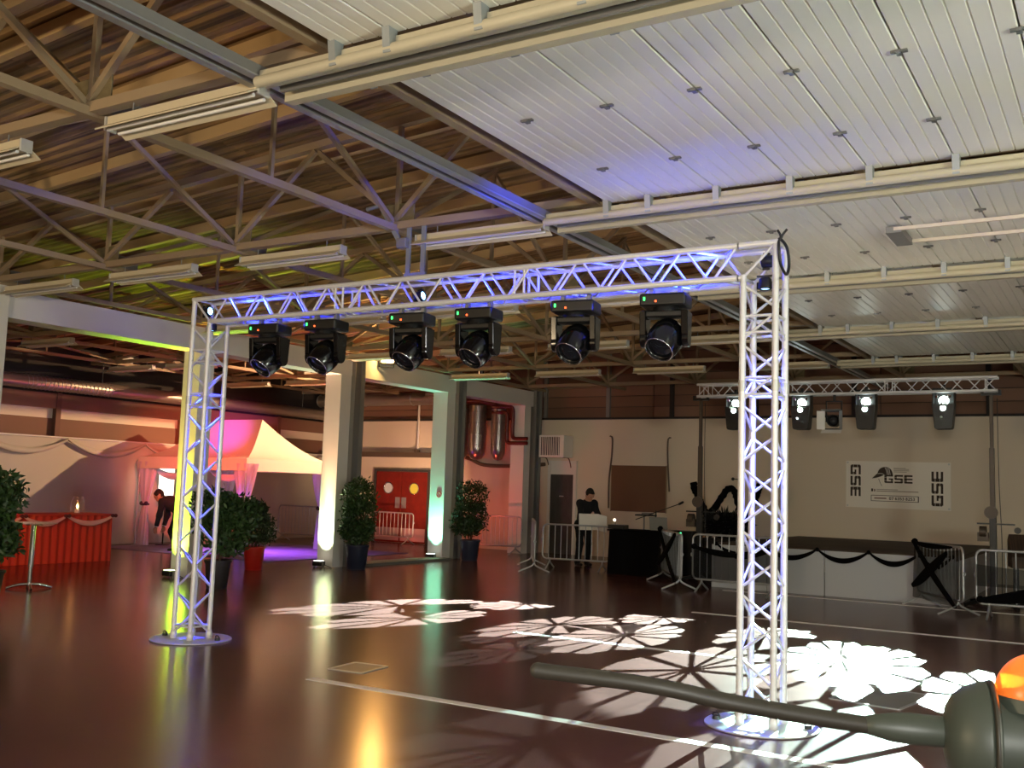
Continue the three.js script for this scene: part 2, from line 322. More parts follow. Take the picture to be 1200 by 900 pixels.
// ------------------------------------------------------------------ the lighting gate
function lattice(parent, a, b, u, w, pitch, rc, rb, half) {       // a square four-chord truss from a to b; u and w are the section axes
  const d = b.clone().sub(a), L = d.length(); d.normalize();
  const cs = [[-1, -1], [1, -1], [1, 1], [-1, 1]].map(([i, j]) => u.clone().multiplyScalar(i * half).addScaledVector(w, j * half));
  for (const c of cs) rod(parent, 'chord', a.clone().add(c), b.clone().add(c), rc, M.alu);
  const n = Math.round(L / pitch), p = L / n;
  for (let f = 0; f < 4; f++) for (let i = 0; i < n; i++) {
    const c0 = cs[f], c1 = cs[(f + 1) % 4], s = (i + (f & 1)) % 2 ? [c0, c1] : [c1, c0];
    rod(parent, 'brace', a.clone().addScaledVector(d, i * p + 0.02).add(s[0]), a.clone().addScaledVector(d, (i + 1) * p - 0.02).add(s[1]), rb, M.aluBrace, thinCyl);
  }
  return cs;
}
const GX0 = -8.075, GX1 = -2.275, GZ = -7.22, GH = 0.12, GT = 3.305;
const gate = thing('truss_gate', 'silver four-chord aluminium truss gate lit blue inside, standing on two round plates', 'truss', [0, 0, 0]);
{
  const X = V(1, 0, 0), Y = V(0, 1, 0), Z = V(0, 0, 1), RC = 0.025, RB = 0.0105;
  lattice(gate, V(GX0 + 0.15, GT, GZ), V(GX1 - 0.15, GT, GZ), Y, Z, 0.22, RC, RB, GH);
  for (const gx of [GX0, GX1]) {
    lattice(gate, V(gx, 0.05, GZ), V(gx, GT - 0.15, GZ), X, Z, 0.215, RC, RB, GH);
    const c = [[-1, -1], [1, -1], [1, 1], [-1, 1]], s = gx === GX0 ? -1 : 1;
    for (const j of [-1, 1]) {                                    // corner piece
      rod(gate, 'chord', [gx + s * GH, GT - 0.16, GZ + j * GH], [gx + s * GH, GT + GH, GZ + j * GH], RC, M.alu);
      rod(gate, 'chord', [gx - s * 0.16, GT + GH, GZ + j * GH], [gx + s * (GH + 0.02), GT + GH, GZ + j * GH], RC, M.alu);
      rod(gate, 'chord', [gx - s * 0.16, GT - GH, GZ + j * GH], [gx - s * GH, GT - GH, GZ + j * GH], RC, M.alu);
      rod(gate, 'chord', [gx - s * GH, GT - 0.16, GZ + j * GH], [gx - s * GH, GT - GH + 0.02, GZ + j * GH], RC, M.alu);
      rod(gate, 'brace', [gx - s * GH, GT - GH, GZ + j * GH], [gx + s * GH, GT + GH, GZ + j * GH], RB, M.aluBrace);
    }
    for (const y of [GT + GH, GT - GH]) rod(gate, 'brace', [gx + (y > GT ? s : -s) * GH, y, GZ - GH], [gx + (y > GT ? s : -s) * GH, y, GZ + GH], RB, M.aluBrace);
    for (const yj of [0.14, 2.33, 2.45, 2.78, 2.9]) for (let f = 0; f < 4; f++) { const p = c[f], q = c[(f + 1) % 4]; rod(gate, 'brace', [gx + p[0] * GH, yj, GZ + p[1] * GH], [gx + q[0] * GH, yj, GZ + q[1] * GH], RB, M.aluBrace); }
    for (const [i, j] of c) { part(gate, 'foot_cone', lathe([[0, 0], [0.032, 0], [0.034, 0.05], [0.026, 0.09], [0, 0.09]], 14), M.alu, [gx + i * GH, 0.012, GZ + j * GH]); rod(gate, 'coupler', [gx + i * GH, 2.35, GZ + j * GH], [gx + i * GH, 2.43, GZ + j * GH], 0.0285, M.plate); }
    part(gate, 'base_plate', lathe([[0, 0], [0.385, 0], [0.395, 0.004], [0.395, 0.012], [0.39, 0.016], [0, 0.016]], 56), M.plate, [gx, 0, GZ]);
    for (const s2 of [-1, 1]) part(gate, 'plate_handle', merge([at(new THREE.CylinderGeometry(0.025, 0.028, 0.025, 14), 0, 0.012, 0), at(new THREE.TorusGeometry(0.024, 0.006, 6, 14), 0, 0.026, 0, 0.4)]), M.black, [gx + s2 * 0.31, 0.016, GZ - s2 * 0.06]);
  }
  for (const x of [-6.3, -4.35]) for (let f = 0; f < 2; f++) { const c = [[-1, -1], [1, -1], [1, 1], [-1, 1]]; for (let e = 0; e < 4; e++) { const p = c[e], q = c[(e + 1) % 4]; rod(gate, 'brace', [x + f * 0.09, GT + p[0] * GH, GZ + p[1] * GH], [x + f * 0.09, GT + q[0] * GH, GZ + q[1] * GH], RB, M.aluBrace); } }
}
// blue LED lamps tucked into the gate's corners
function ledPar(name, label, pos, dir, color, g, size = 1, mat = M.black) {
  const t = thing(name, label, 'stage light', pos, 0, g); t.quaternion.setFromUnitVectors(V(0, 1, 0), v3(dir).normalize());
  part(t, 'housing', lathe([[0, -0.06], [0.03, -0.06], [0.045, -0.045], [0.05, 0.02], [0.046, 0.03], [0.04, 0.03], [0.038, 0.01], [0, 0.01]].map(([a, b]) => [a * size, b * size]), 18), mat);
  part(t, 'led_lens', at(new THREE.CylinderGeometry(0.037 * size, 0.037 * size, 0.006 * size, 18), 0, 0.018 * size, 0), glow(color, 9));
  part(t, 'bracket', merge([boxAt(0.012 * size, 0.05 * size, 0.02 * size, 0.056 * size, 0, 0), boxAt(0.012 * size, 0.05 * size, 0.02 * size, -0.056 * size, 0, 0), boxAt(0.124 * size, 0.012 * size, 0.02 * size, 0, -0.07 * size, 0)]), mat);
  return t;
}
const BLUE = new THREE.Color(0.012, 0.03, 1), CYAN = new THREE.Color(0.25, 0.55, 1);
for (const [gx, s, side] of [[GX0, -1, 'left'], [GX1, 1, 'right']]) {
  ledPar('blue_led_lamp', 'small blue lamp in the ' + side + ' top corner of the gate, aimed along the crossbeam', [gx + s * 0.02, GT + 0.01, GZ + 0.02], [-s, 0.03, 0], CYAN);
  spot([gx - s * 0.05, GT + 0.012, GZ + 0.02], [gx - s * 3, GT + 0.1, GZ], BLUE, LV.blueBeam, 27, 0.7, 2);
  ledPar('blue_led_lamp', 'small blue lamp in the ' + side + ' top corner of the gate, aimed down the leg', [gx, GT - 0.16, GZ - 0.02], [0, -1, 0], CYAN);
  spot([gx, GT - 0.2, GZ - 0.02], [gx, 0, GZ], s > 0 ? new THREE.Color(0.09, 0.13, 1) : BLUE, LV.blueLeg * (s > 0 ? 1.9 : 1), 13, 0.7, 2);
}
ledPar('blue_led_lamp', 'unseen small blue lamp inside the gate crossbeam near its middle, placed to light it', [-5.4, GT - 0.02, GZ], [1, 0.12, 0], CYAN);
spot([-5.34, GT - 0.01, GZ], [-2, GT + 0.2, GZ - 0.05], BLUE, LV.blueBeam * 0.5, 25, 0.8, 2);  // unseen lamp, placed to spread blue along the beam and the panels above

// moving-head lamps under the gate
function movingHead() {
  const t = thing('moving_head_lamp', 'x', 'moving light');
  part(t, 'base', rbox(0.36, 0.1, 0.24, 0.02), M.black, [0, 0.31, 0]);
  for (const s of [-1, 1]) { part(t, 'clamp', merge([boxAt(0.03, 0.07, 0.05, 0, 0.385, 0), at(new THREE.TorusGeometry(0.03, 0.009, 6, 16), 0, 0.44, 0, 0, Math.PI / 2)]), M.steelGrey, [s * 0.11, 0, 0]); }
  part(t, 'green_display_light', rbox(0.014, 0.028, 0.012, 0.004), glow(0x3dff6a, 4), [-0.14, 0.315, 0.122]);
  part(t, 'red_display_light', rbox(0.015, 0.015, 0.012, 0.004), glow(0xff5a2a, 4), [-0.05, 0.295, 0.122]);
  const as = new THREE.Shape(); as.moveTo(-0.075, 0.22); as.lineTo(0.075, 0.22); as.lineTo(0.06, 0.05); as.absarc(0, 0.02, 0.06, 0.3, Math.PI - 0.3, true); as.lineTo(-0.06, 0.05);
  const armGeo = new THREE.ExtrudeGeometry(as, { depth: 0.036, bevelEnabled: true, bevelSize: 0.008, bevelThickness: 0.008, bevelSegments: 2 }); armGeo.rotateY(Math.PI / 2); armGeo.translate(-0.018, 0, 0);
  part(t, 'pan_collar', new THREE.CylinderGeometry(0.1, 0.11, 0.04, 24), M.black, [0, 0.245, 0]);
  part(t, 'yoke', rbox(0.37, 0.06, 0.13, 0.02), M.black, [0, 0.21, 0]);
  for (const s of [-1, 1]) part(t, 'yoke_arm', armGeo, M.blackGloss, [s * 0.162, 0, 0]);
  const h = part(t, 'head', lathe([[0, -0.165], [0.06, -0.155], [0.105, -0.125], [0.132, -0.07], [0.139, 0.0], [0.132, 0.07], [0.118, 0.12], [0.108, 0.13], [0.102, 0.122], [0.1, 0.09], [0, 0.09]], 32), M.blackGloss, [0, 0.02, 0], [2.45, 0, 0.25]);
  part(h, 'lens', lathe([[0, 0.12], [0.05, 0.116], [0.099, 0.1], [0.099, 0.092], [0, 0.092]], 28), std(0x20242c, 0.06, 0.3));
  part(h, 'rim', at(new THREE.TorusGeometry(0.112, 0.005, 8, 32), 0, 0.126, 0, Math.PI / 2), M.chrome);
  return t;
}
{
  const proto = movingHead(), names = ['nearest the left leg', 'second from the left leg', 'third from the left leg', 'third from the right leg', 'second from the right leg', 'nearest the right leg'];
  [-7.21, -6.48, -5.47, -4.76, -3.82, -3.04].forEach((x, i) => {
    const p = [x, 2.76, GZ + 0.02], l = 'black moving-head lamp hanging under the gate crossbeam, ' + names[i], a = rr(-0.12, 0.12) + 0.1;
    if (!i) { proto.position.set(...p); proto.rotation.y = a; proto.userData.label = l; proto.userData.group = 'moving-head lamps under the gate'; } else copy(proto, p, a, l);
    proto.userData.group = 'moving-head lamps under the gate';
  });
}

{
  const t = thing('pipe_hanger', 'blue-grey steel pipe hanger below the roof truss, over the middle of the gate', 'bracket', [-5.98, 0, -7.9]);
  for (const s of [-1, 1]) flat(t, 'drop_bar', [s * 0.09, 3.62, 0.02], [s * 0.09, 4.14, 0.02], 0.05, 0.02, M.bracket);
  flat(t, 'cross_bar', [-0.13, 3.66, 0.02], [0.13, 3.66, 0.02], 0.02, 0.04, M.bracket); flat(t, 'slanted_arm', [-0.16, 3.97, 0.05], [-0.44, 4.4, 0.05], 0.03, 0.05, M.bracket); rod(t, 'top_arm', [-0.44, 4.4, 0.05], [-0.62, 4.38, 0.05], 0.02, M.bracket);
  part(t, 'clamp', rbox(0.12, 0.1, 0.1, 0.01), M.steelGrey, [-0.14, 3.98, 0.04]);
  const c = thing('safety_sling', 'black safety sling looped over the top right corner of the gate', 'strap', [GX1 + GH, GT, GZ]);
  part(c, 'loop', tube([[0.02, 0.15, 0.1], [0.05, 0.1, 0.02], [0.055, -0.02, -0.02], [0.05, -0.1, 0.03], [0.035, -0.04, 0.12], [0.03, 0.08, 0.15]], 0.011, 40, 8, true), M.black);
  for (const s of [-1, 1]) part(c, 'loose_end', tube([[0.03, 0.15, 0.1], [0.035 + s * 0.01, 0.18, 0.1], [0.04 + s * 0.035, 0.215, 0.1]], 0.009, 8, 6), M.black);
}

// ------------------------------------------------------------------ rear truss, towers and stage lamps
const RZ = -18;
{
  const t = thing('rear_truss', 'thin silver aluminium truss spanning two lifting towers above the stage', 'truss');
  const cs = lattice(t, V(-6.9, 3.53, RZ), V(-1.82, 3.53, RZ), V(0, 1, 0), V(0, 0, 1), 0.24, 0.024, 0.009, 0.11);
  for (const x of [-6.85, -6.68, -5.3, -5.18, -3.55, -3.43, -2.0]) for (let e = 0; e < 4; e++) rod(t, 'brace', V(x, 3.53, RZ).add(cs[e]), V(x, 3.53, RZ).add(cs[(e + 1) % 4]), 0.009, M.aluBrace);
  const tower = thing('lifting_tower', 'dark telescopic lifting tower at the left end of the rear truss', 'lifting tower', [-6.86, 0, RZ], 0, 'towers that carry the rear truss');
  for (const [y0, y1, w, m] of [[0.1, 1.5, 0.1, M.black], [1.3, 2.5, 0.075, M.towerDark], [2.3, 3.36, 0.055, M.towerDark]]) { const q = part(tower, 'mast', rbox(w, 1, w, 0.008), m, [0, (y0 + y1) / 2, 0]); q.scale.y = y1 - y0; }
  part(tower, 'head_fork', merge([boxAt(0.3, 0.04, 0.06, 0, 3.37, 0), boxAt(0.04, 0.08, 0.06, -0.13, 3.4, 0), boxAt(0.04, 0.08, 0.06, 0.13, 3.4, 0)]), M.black);
  part(tower, 'winch', merge([at(new THREE.CylinderGeometry(0.09, 0.09, 0.1, 20), -0.14, 1.16, 0.06, 0, 0, Math.PI / 2), boxAt(0.16, 0.14, 0.1, -0.14, 1.08, 0.06)]), M.towerDark);
  part(tower, 'crank', merge([boxAt(0.55, 0.025, 0.025, 0.05, 1.29, 0.09), at(new THREE.CylinderGeometry(0.05, 0.05, 0.04, 16), 0.36, 1.2, 0.09, Math.PI / 2)]), M.black);
  part(tower, 'pulley', at(new THREE.CylinderGeometry(0.1, 0.1, 0.05, 20), -0.02, 1.47, 0.06, Math.PI / 2), M.towerDark);
  for (const [dx, dz] of [[1, 1], [-1, 1], [1, -1], [-1, -1]]) flat(tower, 'leg', [dx * 0.05, 0.12, dz * 0.05], [dx * 0.38, 0.025, dz * 0.38], 0.05, 0.05, M.black);
  part(tower, 'cable', tube([[0.09, 3.3, 0.02], [0.1, 2, 0.04], [0.13, 1.0, 0.05], [0.12, 0.2, 0.05]], 0.006, 20, 6), M.black);
  copy(tower, [-1.93, 0, RZ], 0, 'dark telescopic lifting tower at the right end of the rear truss');
}
// twin-lens scanner lamps: glowing lens rings, and a punched gobo plate in front of each lamp that casts the petals
function gobo(R, flowers) {
  const s = new THREE.Shape(); s.absarc(0, 0, R * 1.9, 0, Math.PI * 2, false);
  for (const [cx, cy, r, n, turn] of flowers) for (let i = 0; i < n; i++) {
    const a0 = turn + (i + 0.085) / n * Math.PI * 2, a1 = turn + (i + 0.915) / n * Math.PI * 2, am = (a0 + a1) / 2, h = new THREE.Path(), r0 = r * 0.2;
    const P = (a, q) => [(cx + Math.cos(a) * r * q) * R, (cy + Math.sin(a) * r * q) * R];
    const e0 = 0.9 + 0.08 * Math.sin(i * 2.3), e1 = 0.9 + 0.08 * Math.sin(i * 2.3 + 1); h.moveTo(...P(am, 0.1)); h.lineTo(...P(a1, e1)); h.lineTo(...P(am, 1)); h.lineTo(...P(a0, e0)); h.closePath(); s.holes.push(h);
  }
  return new THREE.ExtrudeGeometry(s, { depth: 0.0006, bevelEnabled: false, curveSegments: 6 });
}
const FL = [[[-0.40, 0.28, 0.585, 13, 0.2], [0.55, 0.36, 0.43, 10, 0.6], [0.14, -0.55, 0.5, 12, 0.1]], [[0.46, 0.03, 0.53, 13, 0.3], [-0.36, 0.5, 0.5, 11, 0.1], [-0.36, -0.49, 0.5, 12, 0.5]], [[-0.49, 0.02, 0.51, 12, 0.5], [0.33, 0.51, 0.5, 11, 0.1], [0.35, -0.48, 0.51, 13, 0.2]], [[-0.4, 0.36, 0.57, 12, 0.5], [0.56, 0.3, 0.43, 11, 0.4], [0.06, -0.56, 0.46, 11, 0]]];
{
  const heads = [[-6.19, [-7.78, -11.5], 8.2, 'leftmost, beside the gate leg'], [-4.98, [-5.3, -11.4], 7.8, 'left of the barn-door lamp'], [-3.88, [-3.3, -10.9], 8.4, 'right of the barn-door lamp'], [-2.64, [-1.75, -9.3], 8.8, 'rightmost, above the banner']];
  heads.forEach(([x, [tx, tz], half, where], i) => {
    const t = thing('scanner_lamp', 'long black twin-lens scanner lamp on the rear truss, ' + where, 'stage light', [x, 3.05, RZ], 0, 'scanner lamps on the rear truss');
    const body = (() => { const s = new THREE.Shape(); s.moveTo(-0.13, -0.2); s.quadraticCurveTo(-0.13, -0.24, -0.09, -0.24); s.lineTo(0.09, -0.24); s.quadraticCurveTo(0.13, -0.24, 0.13, -0.2); s.lineTo(0.165, 0.16); s.lineTo(-0.165, 0.16); const g = new THREE.ExtrudeGeometry(s, { depth: 0.2, bevelEnabled: true, bevelSize: 0.01, bevelThickness: 0.01, bevelSegments: 2 }); g.translate(0, 0, -0.1); return g; })();
    part(t, 'body', body, M.black);
    part(t, 'back_shell', rbox(0.33, 0.24, 0.06, 0.015), M.black, [0, 0.28, -0.09]);
    for (const s of [-1, 1]) part(t, 'side_shell', rbox(0.02, 0.26, 0.18, 0.006), M.black, [s * 0.16, 0.28, -0.02]);
    part(t, 'yoke', merge([boxAt(0.36, 0.03, 0.06, 0, 0.425, -0.03), boxAt(0.05, 0.06, 0.05, 0, 0.46, -0.01)]), M.black);
    const src = V(x, 3.27, RZ + 0.02), tgt = V(tx, 0, tz), dir = tgt.clone().sub(src).normalize(), dist = 0.16, R = Math.tan(half * D) * dist;
    const inner = new THREE.Group(); inner.position.copy(src).sub(V(x, 3.05, RZ)); inner.quaternion.setFromUnitVectors(V(0, 0, 1), dir);
    const gp = part(t, 'gobo_plate', gobo(R, FL[i]), M.steelGrey); gp.position.copy(inner.position).addScaledVector(dir, dist); gp.quaternion.copy(inner.quaternion); gp.rotateZ(i * 0.4 + 0.2);
    const ring = part(t, 'lens_glow', at(new THREE.CylinderGeometry(0.078, 0.078, 0.01, 28), 0, 0, 0, Math.PI / 2), glow(0xeafff6, 16)); ring.position.copy(inner.position).addScaledVector(dir, -0.02); ring.quaternion.copy(inner.quaternion);
    for (const q of [-1, 1]) rod(t, 'gobo_arm', ring.position.clone().add(V(q * 0.085, 0, 0)), gp.position.clone().add(V(q * R * 1.7, 0, 0)), 0.003, M.black);
    const low = part(t, 'lower_lens_glow', at(new THREE.CylinderGeometry(0.045, 0.045, 0.014, 24), 0, 0, 0, Math.PI / 2), glow(0xeafff6, 10), [0, 0.095, 0.115]);
    for (const s of [-1, 1]) part(t, 'mirror_tab', rbox(0.05, 0.05, 0.01, 0.004), M.chrome, [s * 0.1, 0.29, 0.1], [0.3, s * 0.5, 0]);
    const l = new THREE.SpotLight(LV.scannerColor, LV.scanner[i], 0, (half + 0.3) * D, 0.06, 2); l.position.copy(src); l.target.position.copy(tgt); l.castShadow = true; l.shadow.radius = 0.01; scene.add(l, l.target);
    if (i === 1 || i === 3) {                                     // the lower lens throws a second, dimmer figure
      const s2 = V(x, 3.02, RZ + 0.16), t2 = i === 1 ? V(-5.5, 0, -10.1) : V(-2.8, 0, -7.1), d2 = t2.clone().sub(s2).normalize(), h2 = i === 1 ? 5 : 5.6;
      const sl = part(t, 'lower_gobo_plate', gobo(Math.tan(h2 * D) * 0.12, FL[(i + 1) % 4]), M.steelGrey); sl.position.copy(s2).sub(V(x, 3.05, RZ)).addScaledVector(d2, 0.12); sl.quaternion.setFromUnitVectors(V(0, 0, 1), d2);
      const k = new THREE.SpotLight(LV.scannerColor, LV.scanner2 * (i === 1 ? 0.7 : 0.85), 0, (h2 + 0.3) * D, 0.06, 2); k.position.copy(s2); k.target.position.copy(t2); k.castShadow = true; k.shadow.radius = 0.01; scene.add(k, k.target);
    }
  });
  // the theatre lamp with white barn doors
  const p = thing('barn_door_lamp', 'theatre lamp with white barn doors hanging between two scanner lamps', 'stage light', [-4.41, 2.95, RZ + 0.05]);
  part(p, 'housing', at(lathe([[0, -0.16], [0.07, -0.15], [0.1, -0.1], [0.105, 0.1], [0.09, 0.11], [0.085, 0.05], [0, 0.05]], 24), 0, 0, 0, Math.PI / 2), M.black);
  part(p, 'lens', at(new THREE.SphereGeometry(0.085, 24, 12), 0, 0, 0.03), std(0x2a2c30, 0.08, 0.2));
  part(p, 'frame', merge([boxAt(0.3, 0.02, 0.02, 0, 0.15, 0.12), boxAt(0.3, 0.02, 0.02, 0, -0.15, 0.12), boxAt(0.02, 0.3, 0.02, 0.15, 0, 0.12), boxAt(0.02, 0.3, 0.02, -0.15, 0, 0.12)]), M.black);
  part(p, 'barn_door', rbox(0.34, 0.004, 0.15, 0.002, 1), M.white, [0, -0.19, 0.18], [0.5, 0, 0]);
  part(p, 'barn_door', rbox(0.004, 0.32, 0.15, 0.002, 1), M.white, [-0.18, 0, 0.18], [0, -0.9, 0]);
  part(p, 'barn_door', rbox(0.004, 0.32, 0.15, 0.002, 1), M.galv, [0.16, 0, 0.19], [0, -0.1, 0]);
  part(p, 'barn_door', rbox(0.34, 0.004, 0.12, 0.002, 1), M.galv, [0, 0.17, 0.18], [-0.2, 0, 0]);
  part(p, 'yoke', merge([boxAt(0.02, 0.36, 0.03, -0.13, 0.16, 0), boxAt(0.02, 0.36, 0.03, 0.13, 0.16, 0), boxAt(0.28, 0.02, 0.03, 0, 0.34, 0), boxAt(0.04, 0.13, 0.04, 0, 0.4, -0.03)]), M.black);
}
// the stage, its skirt and the black garland
{
  const s = thing('stage', 'low stage with brown deck and pale grey front panels', 'stage', [0, 0, 0]);
  box(s, 'deck', -6.4, -2.42, 0.68, 0.76, -22.9, -17.42, M.stageTop);
  [-6.4, -5.4, -4.43, -2.42].forEach((x, i, a) => { if (i < 3) box(s, 'front_panel', x + 0.006, a[i + 1] - 0.006, 0, 0.68 + 0.06, -17.42, -17.4 + 0.012 * (i % 2), M.skirt); });
  for (const x of [-6.4, -2.44]) box(s, 'side_panel', x, x + 0.02, 0, 0.68, -22.9, -17.42, M.skirt);
  const pts = [-6.3, -5.42, -4.54, -3.71, -2.95, -2.45];
  const g = thing('stage_garland', 'black fabric garland draped in swags along the stage front', 'garland', [0, 0, -17.36]);
  for (let i = 0; i + 1 < pts.length; i++) part(g, 'swag', swag(V(pts[i], 0.76, 0), V(pts[i + 1], 0.76, 0), 0.17, 0.085, 0.02, 3), M.blackCloth);
  for (const x of pts) part(g, 'knot', new THREE.SphereGeometry(0.035, 10, 8), M.blackCloth, [x, 0.755, 0.01]);
}
function swag(a, b, sag, width, bulge, folds) {                    // a hanging band of cloth, gathered at both ends, with thickness
  const n = 22, m = 12, pos = [], idx = [], d = b.clone().sub(a), side = d.clone().normalize().cross(UP);
  for (let i = 0; i <= n; i++) {
    const t = i / n, k = 4 * t * (1 - t), c = a.clone().addScaledVector(d, t); c.y -= sag * k; const w = width * (0.35 + 0.65 * k);
    for (let j = 0; j < m; j++) { const q = j / m * Math.PI * 2, f = 1 + 0.18 * Math.sin(folds * q + t * 4); pos.push(...c.clone().addScaledVector(side, -Math.cos(q) * bulge * f).addScaledVector(UP, Math.sin(q) * w * 0.5 * f).toArray()); }
  }
  for (let i = 0; i < n; i++) for (let j = 0; j < m; j++) { const p = i * m + j, q = i * m + (j + 1) % m; idx.push(p, q, p + m, q, q + m, p + m); }
  const g = new THREE.BufferGeometry(); g.setAttribute('position', new THREE.Float32BufferAttribute(pos, 3)); g.setAttribute('uv', new THREE.Float32BufferAttribute(pos.filter((_, i) => i % 3 < 2), 2)); g.setIndex(idx); g.computeVertexNormals(); return g;
}
{
  const w = thing('monitor_wedge', 'dark wedge loudspeaker on the floor behind the right-hand barrier', 'loudspeaker', [-1.42, 0.0, -18.3], 0.2);
  const s = new THREE.Shape(); s.moveTo(0, 0); s.lineTo(0.5, 0); s.lineTo(0.5, 0.16); s.lineTo(0.16, 0.5); s.lineTo(0, 0.42);
  const g = new THREE.ExtrudeGeometry(s, { depth: 0.6, bevelEnabled: true, bevelSize: 0.01, bevelThickness: 0.01, bevelSegments: 2 }); g.rotateY(-Math.PI / 2); g.translate(0.3, 0, -0.25);
  part(w, 'cabinet', g, M.stageTop, [0, 0.62, 0]); part(w, 'grille', rbox(0.54, 0.42, 0.01, 0.004, 1), M.black, [0, 0.95, 0.085], [-0.78, 0, 0]);
  part(w, 'stand', merge([boxAt(0.04, 0.62, 0.04, -0.22, 0.31, -0.2), boxAt(0.04, 0.62, 0.04, 0.22, 0.31, -0.2), boxAt(0.04, 0.62, 0.04, -0.22, 0.31, 0.2), boxAt(0.04, 0.62, 0.04, 0.22, 0.31, 0.2)]), M.black);
}
// banner on the back wall
{
  const W = 1024, Hh = 488, cv = document.createElement('canvas'); cv.width = W; cv.height = Hh; const c = cv.getContext('2d');
  c.fillStyle = '#efe7da'; c.fillRect(0, 0, W, Hh);
  const ink = '#3a2c22';
  const letters = (x, y, s, rot) => {                             // broad stencil G S E with a slit through each
    c.save(); c.translate(x, y); c.rotate(rot); c.fillStyle = ink;
    const bar = (a, b, w, h) => c.fillRect(a * s, b * s, w * s, h * s);
    bar(0.08, 0, 0.92, 0.2); bar(0, 0.08, 0.28, 0.84); bar(0.08, 0.8, 0.92, 0.2); bar(0.74, 0.5, 0.26, 0.42); bar(0.5, 0.44, 0.5, 0.16);
    bar(1.24, 0, 0.88, 0.2); bar(1.16, 0.06, 0.26, 0.48); bar(1.22, 0.41, 0.84, 0.19); bar(1.86, 0.48, 0.26, 0.46); bar(1.16, 0.8, 0.9, 0.2);
    bar(2.3, 0, 0.9, 0.2); bar(2.26, 0.06, 0.3, 0.88); bar(2.4, 0.41, 0.8, 0.18); bar(2.3, 0.8, 0.9, 0.2);
    c.fillStyle = '#efe7da'; for (const v of [0.3, 0.7]) c.fillRect(-0.05 * s, v * s, 3.4 * s, 0.035 * s);
    c.restore();
  };
  letters(150, 38, 104, Math.PI / 2); letters(842, 446, 110, -Math.PI / 2); letters(386, 138, 86, 0);
  c.fillStyle = ink; c.beginPath(); c.moveTo(262, 180); c.quadraticCurveTo(312, 128, 318, 128); c.quadraticCurveTo(330, 58, 400, 56); c.quadraticCurveTo(462, 62, 470, 140); c.lineTo(380, 142); c.quadraticCurveTo(330, 172, 262, 180); c.fill();
  c.strokeStyle = '#efe7da'; c.lineWidth = 5; for (const k of [0, 1, 2]) { c.beginPath(); c.moveTo(392 + k * 18, 60); c.quadraticCurveTo(410 + k * 14, 96, 416 + k * 14, 140); c.stroke(); } c.beginPath(); c.moveTo(322, 130); c.quadraticCurveTo(360, 118, 384, 140); c.stroke();
  c.strokeStyle = ink; c.lineWidth = 4; c.beginPath(); c.moveTo(330, 182); c.quadraticCurveTo(345, 230, 362, 256); c.stroke();
  c.fillStyle = 'rgba(90,66,52,.55)'; for (const [x, y, w] of [[478, 66, 118], [478, 76, 150], [478, 90, 150], [478, 104, 128]]) c.fillRect(x, y, w, 5);
  c.fillStyle = ink; c.fillRect(256, 286, 18, 30); c.fillStyle = 'rgba(90,66,52,.6)'; c.fillRect(282, 290, 16, 26); c.fillRect(308, 290, 210, 6); c.fillRect(308, 306, 410, 8);
  c.strokeStyle = ink; c.lineWidth = 5; c.strokeRect(256, 356, 460, 58); c.fillStyle = ink; c.fillRect(712, 356, 10, 60);
  c.fillStyle = 'rgba(110,70,56,.7)'; c.fillRect(286, 378, 120, 14); c.fillStyle = ink; c.font = 'bold 42px sans-serif'; c.fillText('07 6353 8253', 432, 400);
  const t = new THREE.CanvasTexture(cv); t.colorSpace = THREE.SRGBColorSpace;
  const bm = new THREE.MeshStandardMaterial({ map: t, roughness: 0.75 }), b = thing('banner', 'white sponsor banner lettered GSE on the wall above the stage', 'banner', [-4.31, 1.94, ZB + 0.015]);
  b.rotation.z = -0.006;
  const cloth = part(b, 'cloth', new THREE.BoxGeometry(2.13, 1.0, 0.012), [M.white, M.white, M.white, M.white, bm, M.white]);
  for (const [x, y] of [[-1, 1], [1, 1], [-1, -1], [1, -1]]) part(b, 'eyelet', new THREE.TorusGeometry(0.014, 0.005, 6, 14), M.galv, [x * 1.03, y * 0.465, 0.008]);
}
